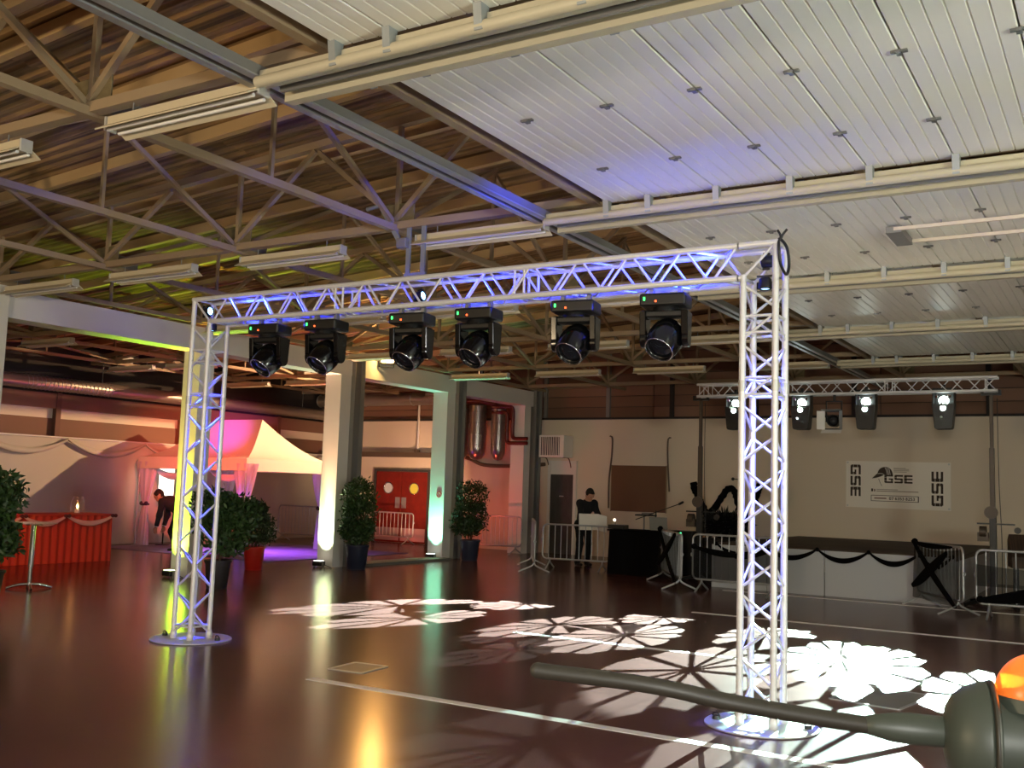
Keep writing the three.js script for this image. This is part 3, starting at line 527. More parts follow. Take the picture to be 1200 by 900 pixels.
// things on the back wall
{
  const a = thing('air_conditioner', 'white box air conditioner with vertical grille high on the back wall', 'air conditioner', [-12.5, 2.7, ZB + 0.28]);
  part(a, 'case', rbox(0.72, 0.56, 0.5, 0.02), M.white); part(a, 'grille_recess', rbox(0.56, 0.46, 0.02, 0.005), M.black, [-0.04, 0, 0.246]);
  for (let i = 0; i < 11; i++) part(a, 'grille_bar', rbox(0.018, 0.46, 0.02, 0.004, 1), M.white, [-0.3 + i * 0.052, 0, 0.262]);
  for (const s of [-1, 1]) part(a, 'bracket', tube([[s * 0.32, -0.28, 0.2], [s * 0.32, -0.3, -0.1], [s * 0.32, -0.55, -0.255]], 0.015, 16, 6), M.dirtyPipe);
  const b = thing('brown_board', 'square bronze-brown board hung on the back wall', 'board', [-10.32, 1.7, ZB + 0.02]);
  part(b, 'sheet', rbox(1.46, 1.12, 0.03, 0.006), M.brownBoard); for (const s of [-1, 1]) part(b, 'edge_strip', rbox(0.02, 1.14, 0.036, 0.004), M.steelBrown, [s * 0.73, 0, 0]);
  tag(part(scene, numbered('hanging_hose'), tube([[-11.08, 2.98, ZB + 0.1], [-11.02, 2.92, ZB + 0.08], [-11.04, 2.5, ZB + 0.05], [-11.1, 1.9, ZB + 0.05], [-11.1, 1.2, ZB + 0.05]], 0.022, 30, 8), M.dirtyPipe), 'thin brown hose hanging beside the left edge of the brown board', 'hose');
  tag(part(scene, numbered('hanging_hose'), tube([[-9.46, 2.94, ZB + 0.1], [-9.54, 2.88, ZB + 0.08], [-9.55, 2.4, ZB + 0.05], [-9.5, 1.65, ZB + 0.05]], 0.02, 30, 8), M.dirtyPipe), 'thin brown hose hanging to the right of the brown board', 'hose');
  const tr = structure('trim_3', 'dark cable tray and pipes along the annex wall');
  box(tr, 'tray', XL, -15.6, 2.38, 2.52, ZB, ZB + 0.16, M.dirtyPipe);
  part(tr, 'bent_pipe', tube([[-15.6, 2.46, ZB + 0.1], [-15.2, 2.36, ZB + 0.12], [-14.7, 2.2, ZB + 0.12], [-13.6, 2.2, ZB + 0.12], [-12.9, 2.25, ZB + 0.12]], 0.05, 40, 10), M.dirtyPipe);
  rod(tr, 'drop_pipe', [-17.0, 2.45, ZB + 0.08], [-17.0, 3.9, ZB + 0.08], 0.03, M.frameWhite);
  part(tr, 'junction_box', rbox(0.14, 0.14, 0.1, 0.01), M.dirtyPipe, [-17.0, 2.52, ZB + 0.1]);
  const d = thing('air_duct', 'silver round air duct running along the top of the annex back wall', 'duct', [0, 0, 0]);
  for (let i = 0; i < 4; i++) rod(d, 'duct_section', [-20.4 + i * 1.7, 3.98, ZB + 0.36], [-18.72 + i * 1.7, 3.98, ZB + 0.36], 0.17, M.duct, unitCyl);
  for (let i = 0; i < 5; i++) part(d, 'collar', at(new THREE.TorusGeometry(0.172, 0.012, 6, 24), 0, 0, 0, 0, Math.PI / 2), M.galv, [-20.4 + i * 1.7, 3.98, ZB + 0.36]);
  const d2 = thing('ribbed_duct', 'ribbed silver air duct high on the left annex wall above the fabric', 'duct', [XL + 0.5, 3.55, 0]);
  rod(d2, 'duct_section', [0, 0, -22.6], [0, 0, -4], 0.15, M.duct); for (let i = 0; i < 22; i++) part(d2, 'rib', at(new THREE.TorusGeometry(0.15, 0.008, 6, 20), 0, 0, 0), M.galv, [0, 0, -13 - i * 0.1]);
  for (let i = 0; i < 6; i++) rod(d2, 'hanger', [0, 0.1, -5 - i * 3.3], [0, 0.75, -5 - i * 3.3], 0.008, M.steelGrey);
  // reflective heater drums hung in the corner of the annex
  const H = [[-15.0, 0.2, 3.62], [-14.5, 0.23, 3.7], [-13.85, 0.19, 3.6]];
  H.forEach(([x, r, top], i) => {
    const t = thing('heater_drum', ['polished metal drum on the left in the red corner', 'largest polished metal drum in the middle of the red corner', 'polished metal drum next to the bent red pipes'][i], 'metal drum', [x, 0, -22.05], 0, 'metal drums in the red corner');
    part(t, 'shell', lathe([[0.02, 2.3], [r * 0.6, 2.34], [r * 0.95, 2.48], [r, 2.62], [r, top], [r * 0.9, top + 0.04], [0.02, top + 0.04]], 28), M.tank);
    for (let k = 0; k < 4; k++) part(t, 'band', at(new THREE.TorusGeometry(r + 0.003, 0.008, 6, 28), 0, 0, 0, Math.PI / 2), M.steelGrey, [0, 2.7 + k * 0.28, 0]);
    rod(t, 'hanger', [0, top, 0], [0, 4.15, 0], 0.02, M.dirtyPipe);
  });
  const hp = thing('header_pipe', 'dark red pipe across the drum tops with two bends down to the wall corner', 'pipe', [0, 0, 0]);
  part(hp, 'main_pipe', tube([[-15.4, 3.86, -22.0], [-14.4, 3.82, -22.0], [-13.9, 3.74, -22.0]], 0.07, 20, 10), M.pipeRed);
  for (const [o, y] of [[0, 3.52], [0.16, 3.66]]) part(hp, 'bent_pipe', new THREE.TubeGeometry((() => { const p = new THREE.CurvePath(); const a = V(-13.95, y, -21.9), b = V(-13.62 + o, y, -21.9), c = V(-13.5 + o, y - 0.12, -21.9), e = V(-13.5 + o, 2.86 + o * 0.7, -21.9), f = V(-13.38 + o, 2.74 + o * 0.7, -21.9), h = V(-12.9, 2.74 + o * 0.7, -21.9); p.add(new THREE.LineCurve3(a, b)); p.add(new THREE.QuadraticBezierCurve3(b, V(c.x, b.y, c.z), c)); p.add(new THREE.LineCurve3(c, e)); p.add(new THREE.QuadraticBezierCurve3(e, V(e.x, f.y, e.z), f)); p.add(new THREE.LineCurve3(f, h)); return p; })(), 60, 0.05, 10), M.pipeRed);
  const sg = thing('round_sign', 'small round red-ringed sign on the pillar nearest the double doors', 'sign', [-13.18, 1.42, -18.6 + 0.004]);
  part(sg, 'disc', at(new THREE.CylinderGeometry(0.07, 0.07, 0.006, 24), 0, 0, 0, Math.PI / 2), M.white); part(sg, 'red_ring', new THREE.TorusGeometry(0.06, 0.01, 6, 28), std(0xc8281e, 0.5), [0, 0, 0.003]); part(sg, 'red_bar', rbox(0.1, 0.014, 0.006, 0.002, 1), std(0xc8281e, 0.5), [0, 0, 0.004], [0, 0, -0.78]);
}

// ------------------------------------------------------------------ fluorescent battens (unlit), one thing each
{
  const L = 1.45, s = new THREE.Shape(); // section: channel with two reflector wings
  s.moveTo(-0.035, 0.07); s.lineTo(0.035, 0.07); s.lineTo(0.035, 0.015); s.lineTo(0.13, -0.045); s.lineTo(0.125, -0.052); s.lineTo(0.03, 0.004); s.lineTo(0.03, -0.012); s.lineTo(-0.03, -0.012); s.lineTo(-0.03, 0.004); s.lineTo(-0.125, -0.052); s.lineTo(-0.13, -0.045); s.lineTo(-0.035, 0.015);
  const g = new THREE.ExtrudeGeometry(s, { depth: L, bevelEnabled: false }); g.rotateY(Math.PI / 2); g.translate(-L / 2, 0, 0);
  const P = thing('fluorescent_batten', 'x', 'ceiling light', [0, 0, 0], 0, 'fluorescent battens under the hall roof trusses');
  part(P, 'reflector', g, M.batten);
  for (const q of [-1, 1]) part(P, 'tube', at(new THREE.CylinderGeometry(0.013, 0.013, L - 0.06, 12), 0, 0, 0, 0, 0, Math.PI / 2), M.white, [0, -0.03, q * 0.045]);
  for (const q of [-1, 1]) part(P, 'end_cap', rbox(0.02, 0.1, 0.1, 0.006), M.battenEnd, [q * (L / 2 + 0.005), 0.02, 0]);
  for (const q of [-1, 1]) rod(P, 'hanger', [q * 0.5, 0.06, 0], [q * 0.5, 0.16, 0], 0.006, M.steelGrey);
  let first = true;
  const rows = ['nearest', 'second', 'third', 'fourth', 'fifth'], seats = ['beside the white panels', 'second from the white panels', 'third from the white panels', 'nearest the colonnade'];
  const put = (x, z, l, grp) => { if (first) { first = false; P.position.set(x, 4.0, z); tag(P, l, 'ceiling light', grp); } else copy(P, [x, 4.0, z], 0, l, grp); };
  for (let k = 1; k <= 5; k++) for (let j = 0; j < 4; j++) {
    if (k === 1 && j === 3) continue;
    const xr = [-4.55, -6.98, -9.22, -11.4][j] - (k === 5 ? 0.0 : 0), l = k === 5 && j === 0 ? -4.63 : xr;
    put(l - 0.73, [0, -4.37, -7.95, -11.45, -14.98, -18.47][k], 'unlit fluorescent batten, ' + rows[k - 1] + ' roof row, ' + seats[j], 'fluorescent battens under the hall roof trusses');
  }
  [[-17.1, -11.44, 'nearest the viewer on the left'], [-19.2, -14.97, 'in the middle by the left wall'], [-17.3, -14.97, 'in the middle beside the lime pillar'], [-19.2, -18.5, 'behind the tent peak on its left'], [-17.1, -18.5, 'behind the tent peak on its right'], [-15.4, -22.0, 'farthest, before the double doors']].forEach(([x, z, w]) => put(x, z, 'fluorescent batten tinted red under the annex roof, ' + w, 'battens under the annex roof'));
  const f = thing('strip_light_frame', 'long unlit strip light frame under the white panels at upper right', 'ceiling light', [0.4, 4.02, -9.75], 0);
  for (const q of [-1, 1]) box(f, 'side_rail', -2.2, 2.2, 0.02, 0.05, q * 0.26 - 0.012, q * 0.26 + 0.012, M.wallWhite);
  for (const q of [-1, 1]) box(f, 'end_piece', q * 2.2 - 0.07, q * 2.2 + 0.07, 0.0, 0.06, -0.27, 0.27, M.steelGrey);
  box(f, 'cross_rail', -1.02, -0.98, 0.02, 0.05, -0.25, 0.25, M.wallWhite); for (const q of [-1, 1]) rod(f, 'hanger', [q * 1.8, 0.05, 0.26], [q * 1.8, 0.085, 0.26], 0.008, M.steelGrey);
}

// ------------------------------------------------------------------ colour uplights at the pillar feet, halogen and unseen annex lamps
function footLamp(label, x, z, col, I, glowCol, top, tilt = 0.035) {
  const t = thing('floor_uplight', label, 'stage light', [x, 0, z], 0, 'uplights at the pillar feet');
  part(t, 'housing', rbox(0.2, 0.09, 0.16, 0.02), M.black, [0, 0.075, 0]);
  part(t, 'led_face', rbox(0.15, 0.008, 0.12, 0.003, 1), glow(glowCol, 6), [0, 0.123, 0]);
  for (const s of [-1, 1]) part(t, 'foot_bracket', rbox(0.012, 0.1, 0.06, 0.004, 1), M.steelGrey, [s * 0.11, 0.05, 0]);
  part(t, 'cable', tube([[0.05, 0.05, -0.07], [0.16, 0.015, -0.12], [0.3, 0.012, -0.02]], 0.006, 14, 6), M.black);
  spot([x, 0.15, z], [x, 3, z - 3 * tilt * 3], col, I, 40, 0.9, 3);
  if (top) spot([x + 0.04, 0.15, z], [x, 2.7, z - 0.18], top, LV.pillarTop, 9, 0.7, 3);  // second beam from an unseen source, placed to warm the pillar top
  return t;
}
footLamp('lime green uplight at the foot of the pillar behind the left gate leg', -13.25, -11.32, new THREE.Color(0.5, 1, 0.04), LV.lime, new THREE.Color(0.9, 1, 0.5), new THREE.Color(1, 0.5, 0.06));
footLamp('warm white uplight at the foot of the middle pillar', -13.23, -14.82, new THREE.Color(0.8, 1, 0.55), LV.warm, new THREE.Color(1, 0.95, 0.8), new THREE.Color(1, 0.42, 0.24));
footLamp('turquoise uplight at the foot of the pillar nearest the double doors', -13.22, -18.42, new THREE.Color(0.25, 1, 0.62), LV.teal, new THREE.Color(0.8, 1, 0.95));
{
  const h = thing('halogen_floodlight', 'bright yellow halogen floodlight fixed above the lintel between the pillars', 'floodlight', [-12.86, 4.12, -16.15], 0.9);
  part(h, 'housing', rbox(0.28, 0.2, 0.1, 0.015), M.steelGrey, [0, 0, -0.06]); part(h, 'reflector', rbox(0.25, 0.17, 0.02, 0.005, 1), M.chrome, [0, 0, -0.01]);
  part(h, 'lamp_tube', at(new THREE.CylinderGeometry(0.055, 0.055, 0.24, 16), 0, 0, 0, 0, 0, Math.PI / 2), glow(0xffd27a, 45), [0, 0, 0.06]);
  part(h, 'bracket', merge([boxAt(0.02, 0.2, 0.03, -0.15, -0.05, -0.06), boxAt(0.02, 0.2, 0.03, 0.15, -0.05, -0.06), boxAt(0.3, 0.02, 0.03, 0, -0.15, -0.06)]), M.black);
  spot([-12.73, 4.12, -16.04], [-9, 4.6, -13.5], 0xffb45c, LV.halogen, 72, 0.5, 1.5);
  const f = thing('unseen_annex_floodlight', 'unseen floodlight high in the far annex corner, placed to cast the tent shadow', 'floodlight', [-13.7, 4.44, -20.95], -1.0);
  part(f, 'housing', rbox(0.34, 0.24, 0.12, 0.02), M.black); part(f, 'lamp_face', rbox(0.29, 0.19, 0.012, 0.004, 1), glow(0xffc694, 3), [0, 0, 0.064]); rod(f, 'bracket_arm', [0, 0.17, 0], [0.38, -0.2, -0.62], 0.016, M.steelGrey); part(f, 'bracket', merge([boxAt(0.02, 0.24, 0.03, -0.19, 0.05, 0), boxAt(0.02, 0.24, 0.03, 0.19, 0.05, 0), boxAt(0.4, 0.02, 0.03, 0, 0.17, 0)]), M.steelGrey);
  spot([-13.8, 4.42, -20.86], [-20.6, 1.7, -14.4], 0xffcf9c, LV.annexFlood, 27, 0.5, 1.5);  // unseen lamp, placed where the tent shadow points back to
  const floorSpot = (label, x, z, dir, col, I, ang) => { const t = ledPar('unseen_colour_floodlight', label, [x, 0.16, z], dir, col, 'unseen colour floodlights on the annex floor', 1.9); spot([x + dir[0] * 0.09, 0.16 + dir[1] * 0.09, z + dir[2] * 0.09], [x + dir[0] * 4, 0.16 + dir[1] * 4, z + dir[2] * 4], col, I, ang, 0.9, 4); return t; };  // unseen floor lamps, placed for the colour they throw on the annex
  const RED = new THREE.Color(1, 0.1, 0.06);
  floorSpot('unseen red floodlight on the floor behind the far pillar, washing the corner wall', -14.3, -20.2, [0.02, 0.62, -0.78], RED, LV.red, 55);
  floorSpot('unseen red floodlight on the floor before the double doors, lighting their wall', -18.3, -20.9, [0.35, 0.4, -0.85], RED, LV.red * 0.22, 50);
  floorSpot('unseen warm floodlight behind the pillar nearest the doors, placed to light the door wall', -13.75, -20.0, [-0.74, 0.38, -0.56], new THREE.Color(1, 0.6, 0.34), LV.annexWarm, 27);  // unseen, placed to warm the wall around the doors
  const clamped = (label, p, tgt, col, I, ang) => { const d = V(...tgt).sub(V(...p)).normalize(), t = ledPar('unseen_colour_floodlight', label, p, d.toArray(), col, 'unseen colour floodlights clamped on the colonnade', 1.5); rod(t, 'clamp_arm', [0, -0.1, 0], [0, -0.16, 0], 0.012, M.black); spot(V(...p).addScaledVector(d, 0.08).toArray(), tgt, col, I, ang, 0.9, 4); };  // unseen clamped lamps, placed to colour the tent and the bar
  clamped('unseen salmon floodlight high on the annex side of the lime pillar, lighting the tent', [-13.56, 3.2, -11.72], [-18.2, 2.1, -16.3], new THREE.Color(1, 0.12, 0.07), LV.pink, 17);
  clamped('unseen magenta floodlight on the annex side of the lime pillar, lighting the tent roof', [-13.56, 2.8, -11.72], [-18.2, 2.75, -16.9], new THREE.Color(0.75, 0.08, 0.9), LV.magenta, 6.5);
  clamped('unseen red floodlight clamped on the column at the left edge, lighting the bar', [-13.62, 2.7, -8.2], [-16.7, 0.3, -11.4], new THREE.Color(1, 0.18, 0.07), LV.barRed, 22);  // out of view, placed to brighten the red bar cloth
  floorSpot('unseen red uplight behind the middle pillar, placed to redden the annex roof', -14.55, -17.0, [-0.5, 1, 0.1], new THREE.Color(1, 0.16, 0.08), LV.redUp, 58);  // unseen, reddens the battens and roof from below
}
// added fill lamps, out of view, that raise the general light of the hall
[[-6.5, 2.2, 4.6, -8, 3.9, -9, 'left'], [1.2, 2.2, 4.8, -3, 2.9, -10, 'right'], [5.2, 1.5, -2.5, 0.2, 3.8, -6.5, 'far right']].forEach(([x, y, z, tx, ty, tz, w], i) => {
  const t = thing('added_fill_lamp', 'added fill panel lamp on a stand at the ' + w + ' behind the viewer', 'floodlight', [x, y, z]); t.lookAt(tx, ty, tz);
  part(t, 'housing', rbox(1.3, 0.7, 0.08, 0.02), M.black, [0, 0, -0.05]); part(t, 'lamp_panel', rbox(1.2, 0.6, 0.01, 0.004, 1), glow(LV.addedFillColor[i], 1.2), [0, 0, -0.006]);
  rod(t, 'stand', [0, -0.35, -0.05], [0, -y, -0.05], 0.03, M.steelGrey);
  const l = new THREE.RectAreaLight(LV.addedFillColor[i], LV.addedFill[i], 1.2, 0.6); l.position.set(x, y, z); l.lookAt(tx, ty, tz); l.translateZ(-0.02); scene.add(l);
});

// ------------------------------------------------------------------ annex: fabric wall, tent, bar, table
{
  const f = thing('fabric_lining', 'pale fabric lining with swagged top along the left annex wall', 'wall fabric', [0, 0, 0]);
  const n = 120, m = 12, pos = [], idx = [], uv = [];
  for (let i = 0; i <= n; i++) for (let j = 0; j <= m; j++) { const z = -22.8 + i / n * 24, y = 0.01 + j / m * 2.4, k = 1 - Math.abs(((z / 3) % 1 + 1) % 1 - 0.5); pos.push(XL + 0.17 + 0.025 * Math.sin(z * 9) * (1 - j / m * 0.4) + 0.012 * Math.sin(z * 23 + y), y, z); uv.push(z, y); }
  for (let i = 0; i < n; i++) for (let j = 0; j < m; j++) { const a = i * (m + 1) + j, b = a + m + 1; idx.push(a, a + 1, b, a + 1, b + 1, b); }
  const g = new THREE.BufferGeometry(); g.setAttribute('position', new THREE.Float32BufferAttribute(pos, 3)); g.setAttribute('uv', new THREE.Float32BufferAttribute(uv, 2)); g.setIndex(idx); g.computeVertexNormals();
  part(f, 'sheet', g, M.fabric);
  for (let i = 0; i < 8; i++) part(f, 'swag', swag(V(XL + 0.26, 2.38, -22.7 + i * 2.1), V(XL + 0.26, 2.38, -20.6 + i * 2.1), 0.3, 0.14, 0.04, 3), M.fabric);
  rod(f, 'top_batten', [XL + 0.19, 2.41, -22.8], [XL + 0.19, 2.41, 1], 0.02, M.frameWhite);
}
{
  const X0 = -20.05, X1 = -16.5, Z0 = -16.0, Z1 = -18.8, cx = (X0 + X1) / 2, cz = (Z0 + Z1) / 2, hx = (X1 - X0) / 2, hz = (Z0 - Z1) / 2, rl = hx - 1.0;
  const t = thing('party_tent', 'white ridge party tent lit magenta and red, with lilac curtains tied at its legs', 'tent', [cx, 0, cz]);
  const face = (axis, s) => {                                      // one concave roof panel
    const n = 14, m = 14, pos = [], idx = [], uv = [];
    for (let i = 0; i <= n; i++) { const k = i / n, ax = hx - k * (hx - rl), az = hz * (1 - k), y = 2.07 + 0.96 * Math.pow(k, 1.55); for (let j = 0; j <= m; j++) { const q = j / m * 2 - 1, sagY = -0.05 * (1 - q * q) * Math.sin(Math.PI * k); axis === 'z' ? pos.push(q * ax, y + sagY, s * az) : pos.push(s * ax, y + sagY, q * az); uv.push(q, k); } }
    for (let i = 0; i < n; i++) for (let j = 0; j < m; j++) { const a = i * (m + 1) + j, b = a + m + 1; idx.push(a, a + 1, b, a + 1, b + 1, b); }
    const g = new THREE.BufferGeometry(); g.setAttribute('position', new THREE.Float32BufferAttribute(pos, 3)); g.setAttribute('uv', new THREE.Float32BufferAttribute(uv, 2)); g.setIndex(idx); g.computeVertexNormals(); return g;
  };
  for (const s of [-1, 1]) { part(t, 'roof_panel', face('z', s), M.tent); part(t, 'roof_panel', face('x', s), M.tent); }
  for (const s of [-1, 1]) { box(t, 'valance', -hx, hx, 1.8, 2.075, s * hz - 0.004, s * hz + 0.004, M.tent); box(t, 'valance', s * hx - 0.004, s * hx + 0.004, 1.8, 2.075, -hz, hz, M.tent); }
  const curtain = (() => {
    const n = 26, m = 40, pos = [], idx = [];
    for (let i = 0; i <= n; i++) { const y = i / n * 1.95, d = (y - 0.95), w = y > 0.95 ? 0.07 + 0.26 * Math.pow(d / 1.0, 0.8) : 0.07 + 0.1 * Math.pow(-d / 0.95, 0.6); for (let j = 0; j < m; j++) { const a = j / m * Math.PI * 2, f = 1 + 0.16 * Math.sin(a * 9 + y * 2); pos.push(Math.cos(a) * w * f, y, Math.sin(a) * w * 0.45 * f); } }
    for (let i = 0; i < n; i++) for (let j = 0; j < m; j++) { const a = i * m + j, b = i * m + (j + 1) % m; idx.push(a, a + m, b, b, a + m, b + m); }
    const g = new THREE.BufferGeometry(); g.setAttribute('position', new THREE.Float32BufferAttribute(pos, 3)); g.setIndex(idx); g.computeVertexNormals(); return g;
  })();
  for (const sx of [-1, 1]) for (const sz of [-1, 1]) {
    rod(t, 'leg', [sx * (hx - 0.03), 0, sz * (hz - 0.03)], [sx * (hx - 0.03), 2.05, sz * (hz - 0.03)], 0.022, M.galv);
    part(t, 'foot_plate', rbox(0.12, 0.012, 0.12, 0.004, 1), M.galv, [sx * (hx - 0.03), 0.007, sz * (hz - 0.03)]);
    const c = part(t, 'curtain', curtain, M.lilac, [sx * (hx - 0.16), 0.01, sz * (hz - 0.14)]);
    part(c, 'tie_bow', merge([at(new THREE.TorusGeometry(0.08, 0.025, 8, 20), 0, 0, 0, Math.PI / 2), at(new THREE.SphereGeometry(0.05, 10, 8), 0.08, 0.02, 0.03), at(new THREE.SphereGeometry(0.05, 10, 8), -0.08, 0.02, 0.03)]), std(0x3a2334, 0.8), [0, 0.95, 0]);
  }
  for (const sx of [-1, 1]) part(t, 'hanging_fabric', swag(V(sx * 0.2, 1.9, hz - 0.3), V(sx * 1.7, 1.92, hz - 0.3), 0.28, 0.16, 0.04, 3), M.lilac);
  for (const s of [-1, 1]) rod(t, 'truss_bar', [-hx, 2.0, s * (hz - 0.03)], [hx, 2.0, s * (hz - 0.03)], 0.014, M.galv);
  tag(part(scene, 'carpet', rbox(5.3, 0.012, 4.6, 0.004, 1), M.carpet, [-17.3, 0.007, -17.2]), 'pale lilac carpet lying under and in front of the tent', 'carpet');
  spot([-16.85, 1.72, -16.5], [-16.6, 0, -16.6], new THREE.Color(0.42, 0.12, 1), LV.purple, 62, 0.8, 3);  // unseen lamp, placed for the purple light on the carpet
  ledPar('unseen_purple_lamp', 'unseen small purple lamp hung from the near tent corner, tinting the carpet', [-16.85, 1.83, -16.5], [0, -1, 0], new THREE.Color(0.5, 0.2, 1), null, 0.9);
  // tall bright lantern behind the stooping person
  const l = thing('paper_lantern', 'tall glowing white lantern on a stand behind the stooping person', 'lantern', [-19.62, 0, -16.5]);
  part(l, 'shade_glow', rbox(0.26, 0.66, 0.26, 0.03), glow(0xfff0d4, 3.4), [0, 1.5, 0]); for (const y of [1.16, 1.84]) part(l, 'ring', rbox(0.28, 0.02, 0.28, 0.005, 1), M.black, [0, y, 0]);
  rod(l, 'pole', [0, 0.02, 0], [0, 1.16, 0], 0.018, M.black); part(l, 'foot', new THREE.CylinderGeometry(0.16, 0.17, 0.02, 24), M.black, [0, 0.024, 0]);
  const pl = new THREE.PointLight(0xffe2b8, 6, 0, 2); pl.position.set(-19.62, 1.5, -16.5); pl.shadow.radius = 4; pl.castShadow = true; scene.add(pl);
}
{
  const b = thing('bar_counter', 'long bar counter draped in red cloth with pale pink swags', 'bar counter', [-16.9, 0, -11.35]);
  const n = 150, pos = [], idx = [], uv = [];                      // pleated cloth all round
  const per = [[0.35, 1.35], [0.35, -1.35], [-0.35, -1.35], [-0.35, 1.35], [0.35, 1.35]], lens = [2.7, 0.7, 2.7, 0.7];
  for (let e = 0; e < 4; e++) { const k = Math.round(lens[e] * 40); for (let i = 0; i <= k; i++) { const t = i / k, x = per[e][0] + (per[e + 1][0] - per[e][0]) * t, z = per[e][1] + (per[e + 1][1] - per[e][1]) * t, o = 0.012 * Math.sin(t * lens[e] * 42), nx2 = e === 0 ? 1 : e === 2 ? -1 : 0, nz2 = e === 1 ? -1 : e === 3 ? 1 : 0; pos.push(x + nx2 * o, 0.86, z + nz2 * o, x + nx2 * (0.03 + o * 1.8), 0.005, z + nz2 * (0.03 + o * 1.8)); uv.push(t, 1, t, 0); } }
  for (let i = 0; i < pos.length / 6 - 1; i++) idx.push(2 * i, 2 * i + 1, 2 * i + 2, 2 * i + 1, 2 * i + 3, 2 * i + 2);
  const g = new THREE.BufferGeometry(); g.setAttribute('position', new THREE.Float32BufferAttribute(pos, 3)); g.setAttribute('uv', new THREE.Float32BufferAttribute(uv, 2)); g.setIndex(idx); g.computeVertexNormals();
  part(b, 'skirt', g, M.redCloth); part(b, 'top', rbox(0.76, 0.03, 2.76, 0.01), M.redCloth, [0, 0.865, 0]);
  const zs = [1.32, 0.5, -0.35, -1.34]; for (let i = 0; i < 3; i++) part(b, 'swag', swag(V(0.4, 0.85, zs[i]), V(0.4, 0.85, zs[i + 1]), 0.14, 0.09, 0.025, 3), M.pinkVeil);
  for (const z of zs) part(b, 'bow', merge([at(new THREE.SphereGeometry(0.035, 10, 8), 0, 0, 0.035), at(new THREE.SphereGeometry(0.035, 10, 8), 0, 0, -0.035)]), std(0x4a2424, 0.8), [0.42, 0.85, z]);
  const jar = (label, z, s, lit) => {
    const t = thing('candle_jar', label, 'candle jar', [-16.75, 0.88, z]);
    part(t, 'glass', lathe([[0.0, 0.0], [0.07 * s, 0.0], [0.085 * s, 0.05 * s], [0.08 * s, 0.16 * s], [0.06 * s, 0.2 * s], [0.065 * s, 0.22 * s], [0.058 * s, 0.22 * s], [0.055 * s, 0.2 * s], [0.074 * s, 0.16 * s], [0.078 * s, 0.05 * s], [0.064 * s, 0.008], [0, 0.008]], 24), M.glass);
    part(t, 'candle', new THREE.CylinderGeometry(0.03 * s, 0.03 * s, 0.05 * s, 16), M.white, [0, 0.035 * s, 0]);
    part(t, 'flame', lathe([[0, 0], [0.008, 0.01], [0.01, 0.02], [0.005, 0.035], [0, 0.045]].map(([a, c]) => [a * s * 1.4, c * s * 1.4]), 10), glow(0xffb060, lit), [0, 0.062 * s, 0]);
  };
  jar('tall glass jar with lit candles on the red bar', -12.08, 1.45, 30); jar('small lit candle glass at the left end of the red bar', -10.35, 0.6, 30);
  const t = thing('pedestal_table', 'chrome pedestal of a small round standing table before the red bar', 'table', [-13.13, 0, -8.8]);
  part(t, 'table_top', lathe([[0, 0.9], [0.3, 0.9], [0.31, 0.907], [0.3, 0.914], [0, 0.914]], 40), M.glass);
  part(t, 'top_plate', new THREE.CylinderGeometry(0.1, 0.12, 0.02, 20), M.chrome, [0, 0.888, 0]);
  rod(t, 'column', [0, 0.3, 0], [0, 0.88, 0], 0.035, M.chrome); rod(t, 'lower_column', [0, 0.04, 0], [0, 0.32, 0], 0.026, M.chrome);
  for (let i = 0; i < 4; i++) { const a = i * Math.PI / 2 + 0.5; part(t, 'foot', tube([[0, 0.07, 0], [Math.cos(a) * 0.14, 0.062, Math.sin(a) * 0.14], [Math.cos(a) * 0.29, 0.018, Math.sin(a) * 0.29]], 0.018, 10, 8), M.chrome); }
}

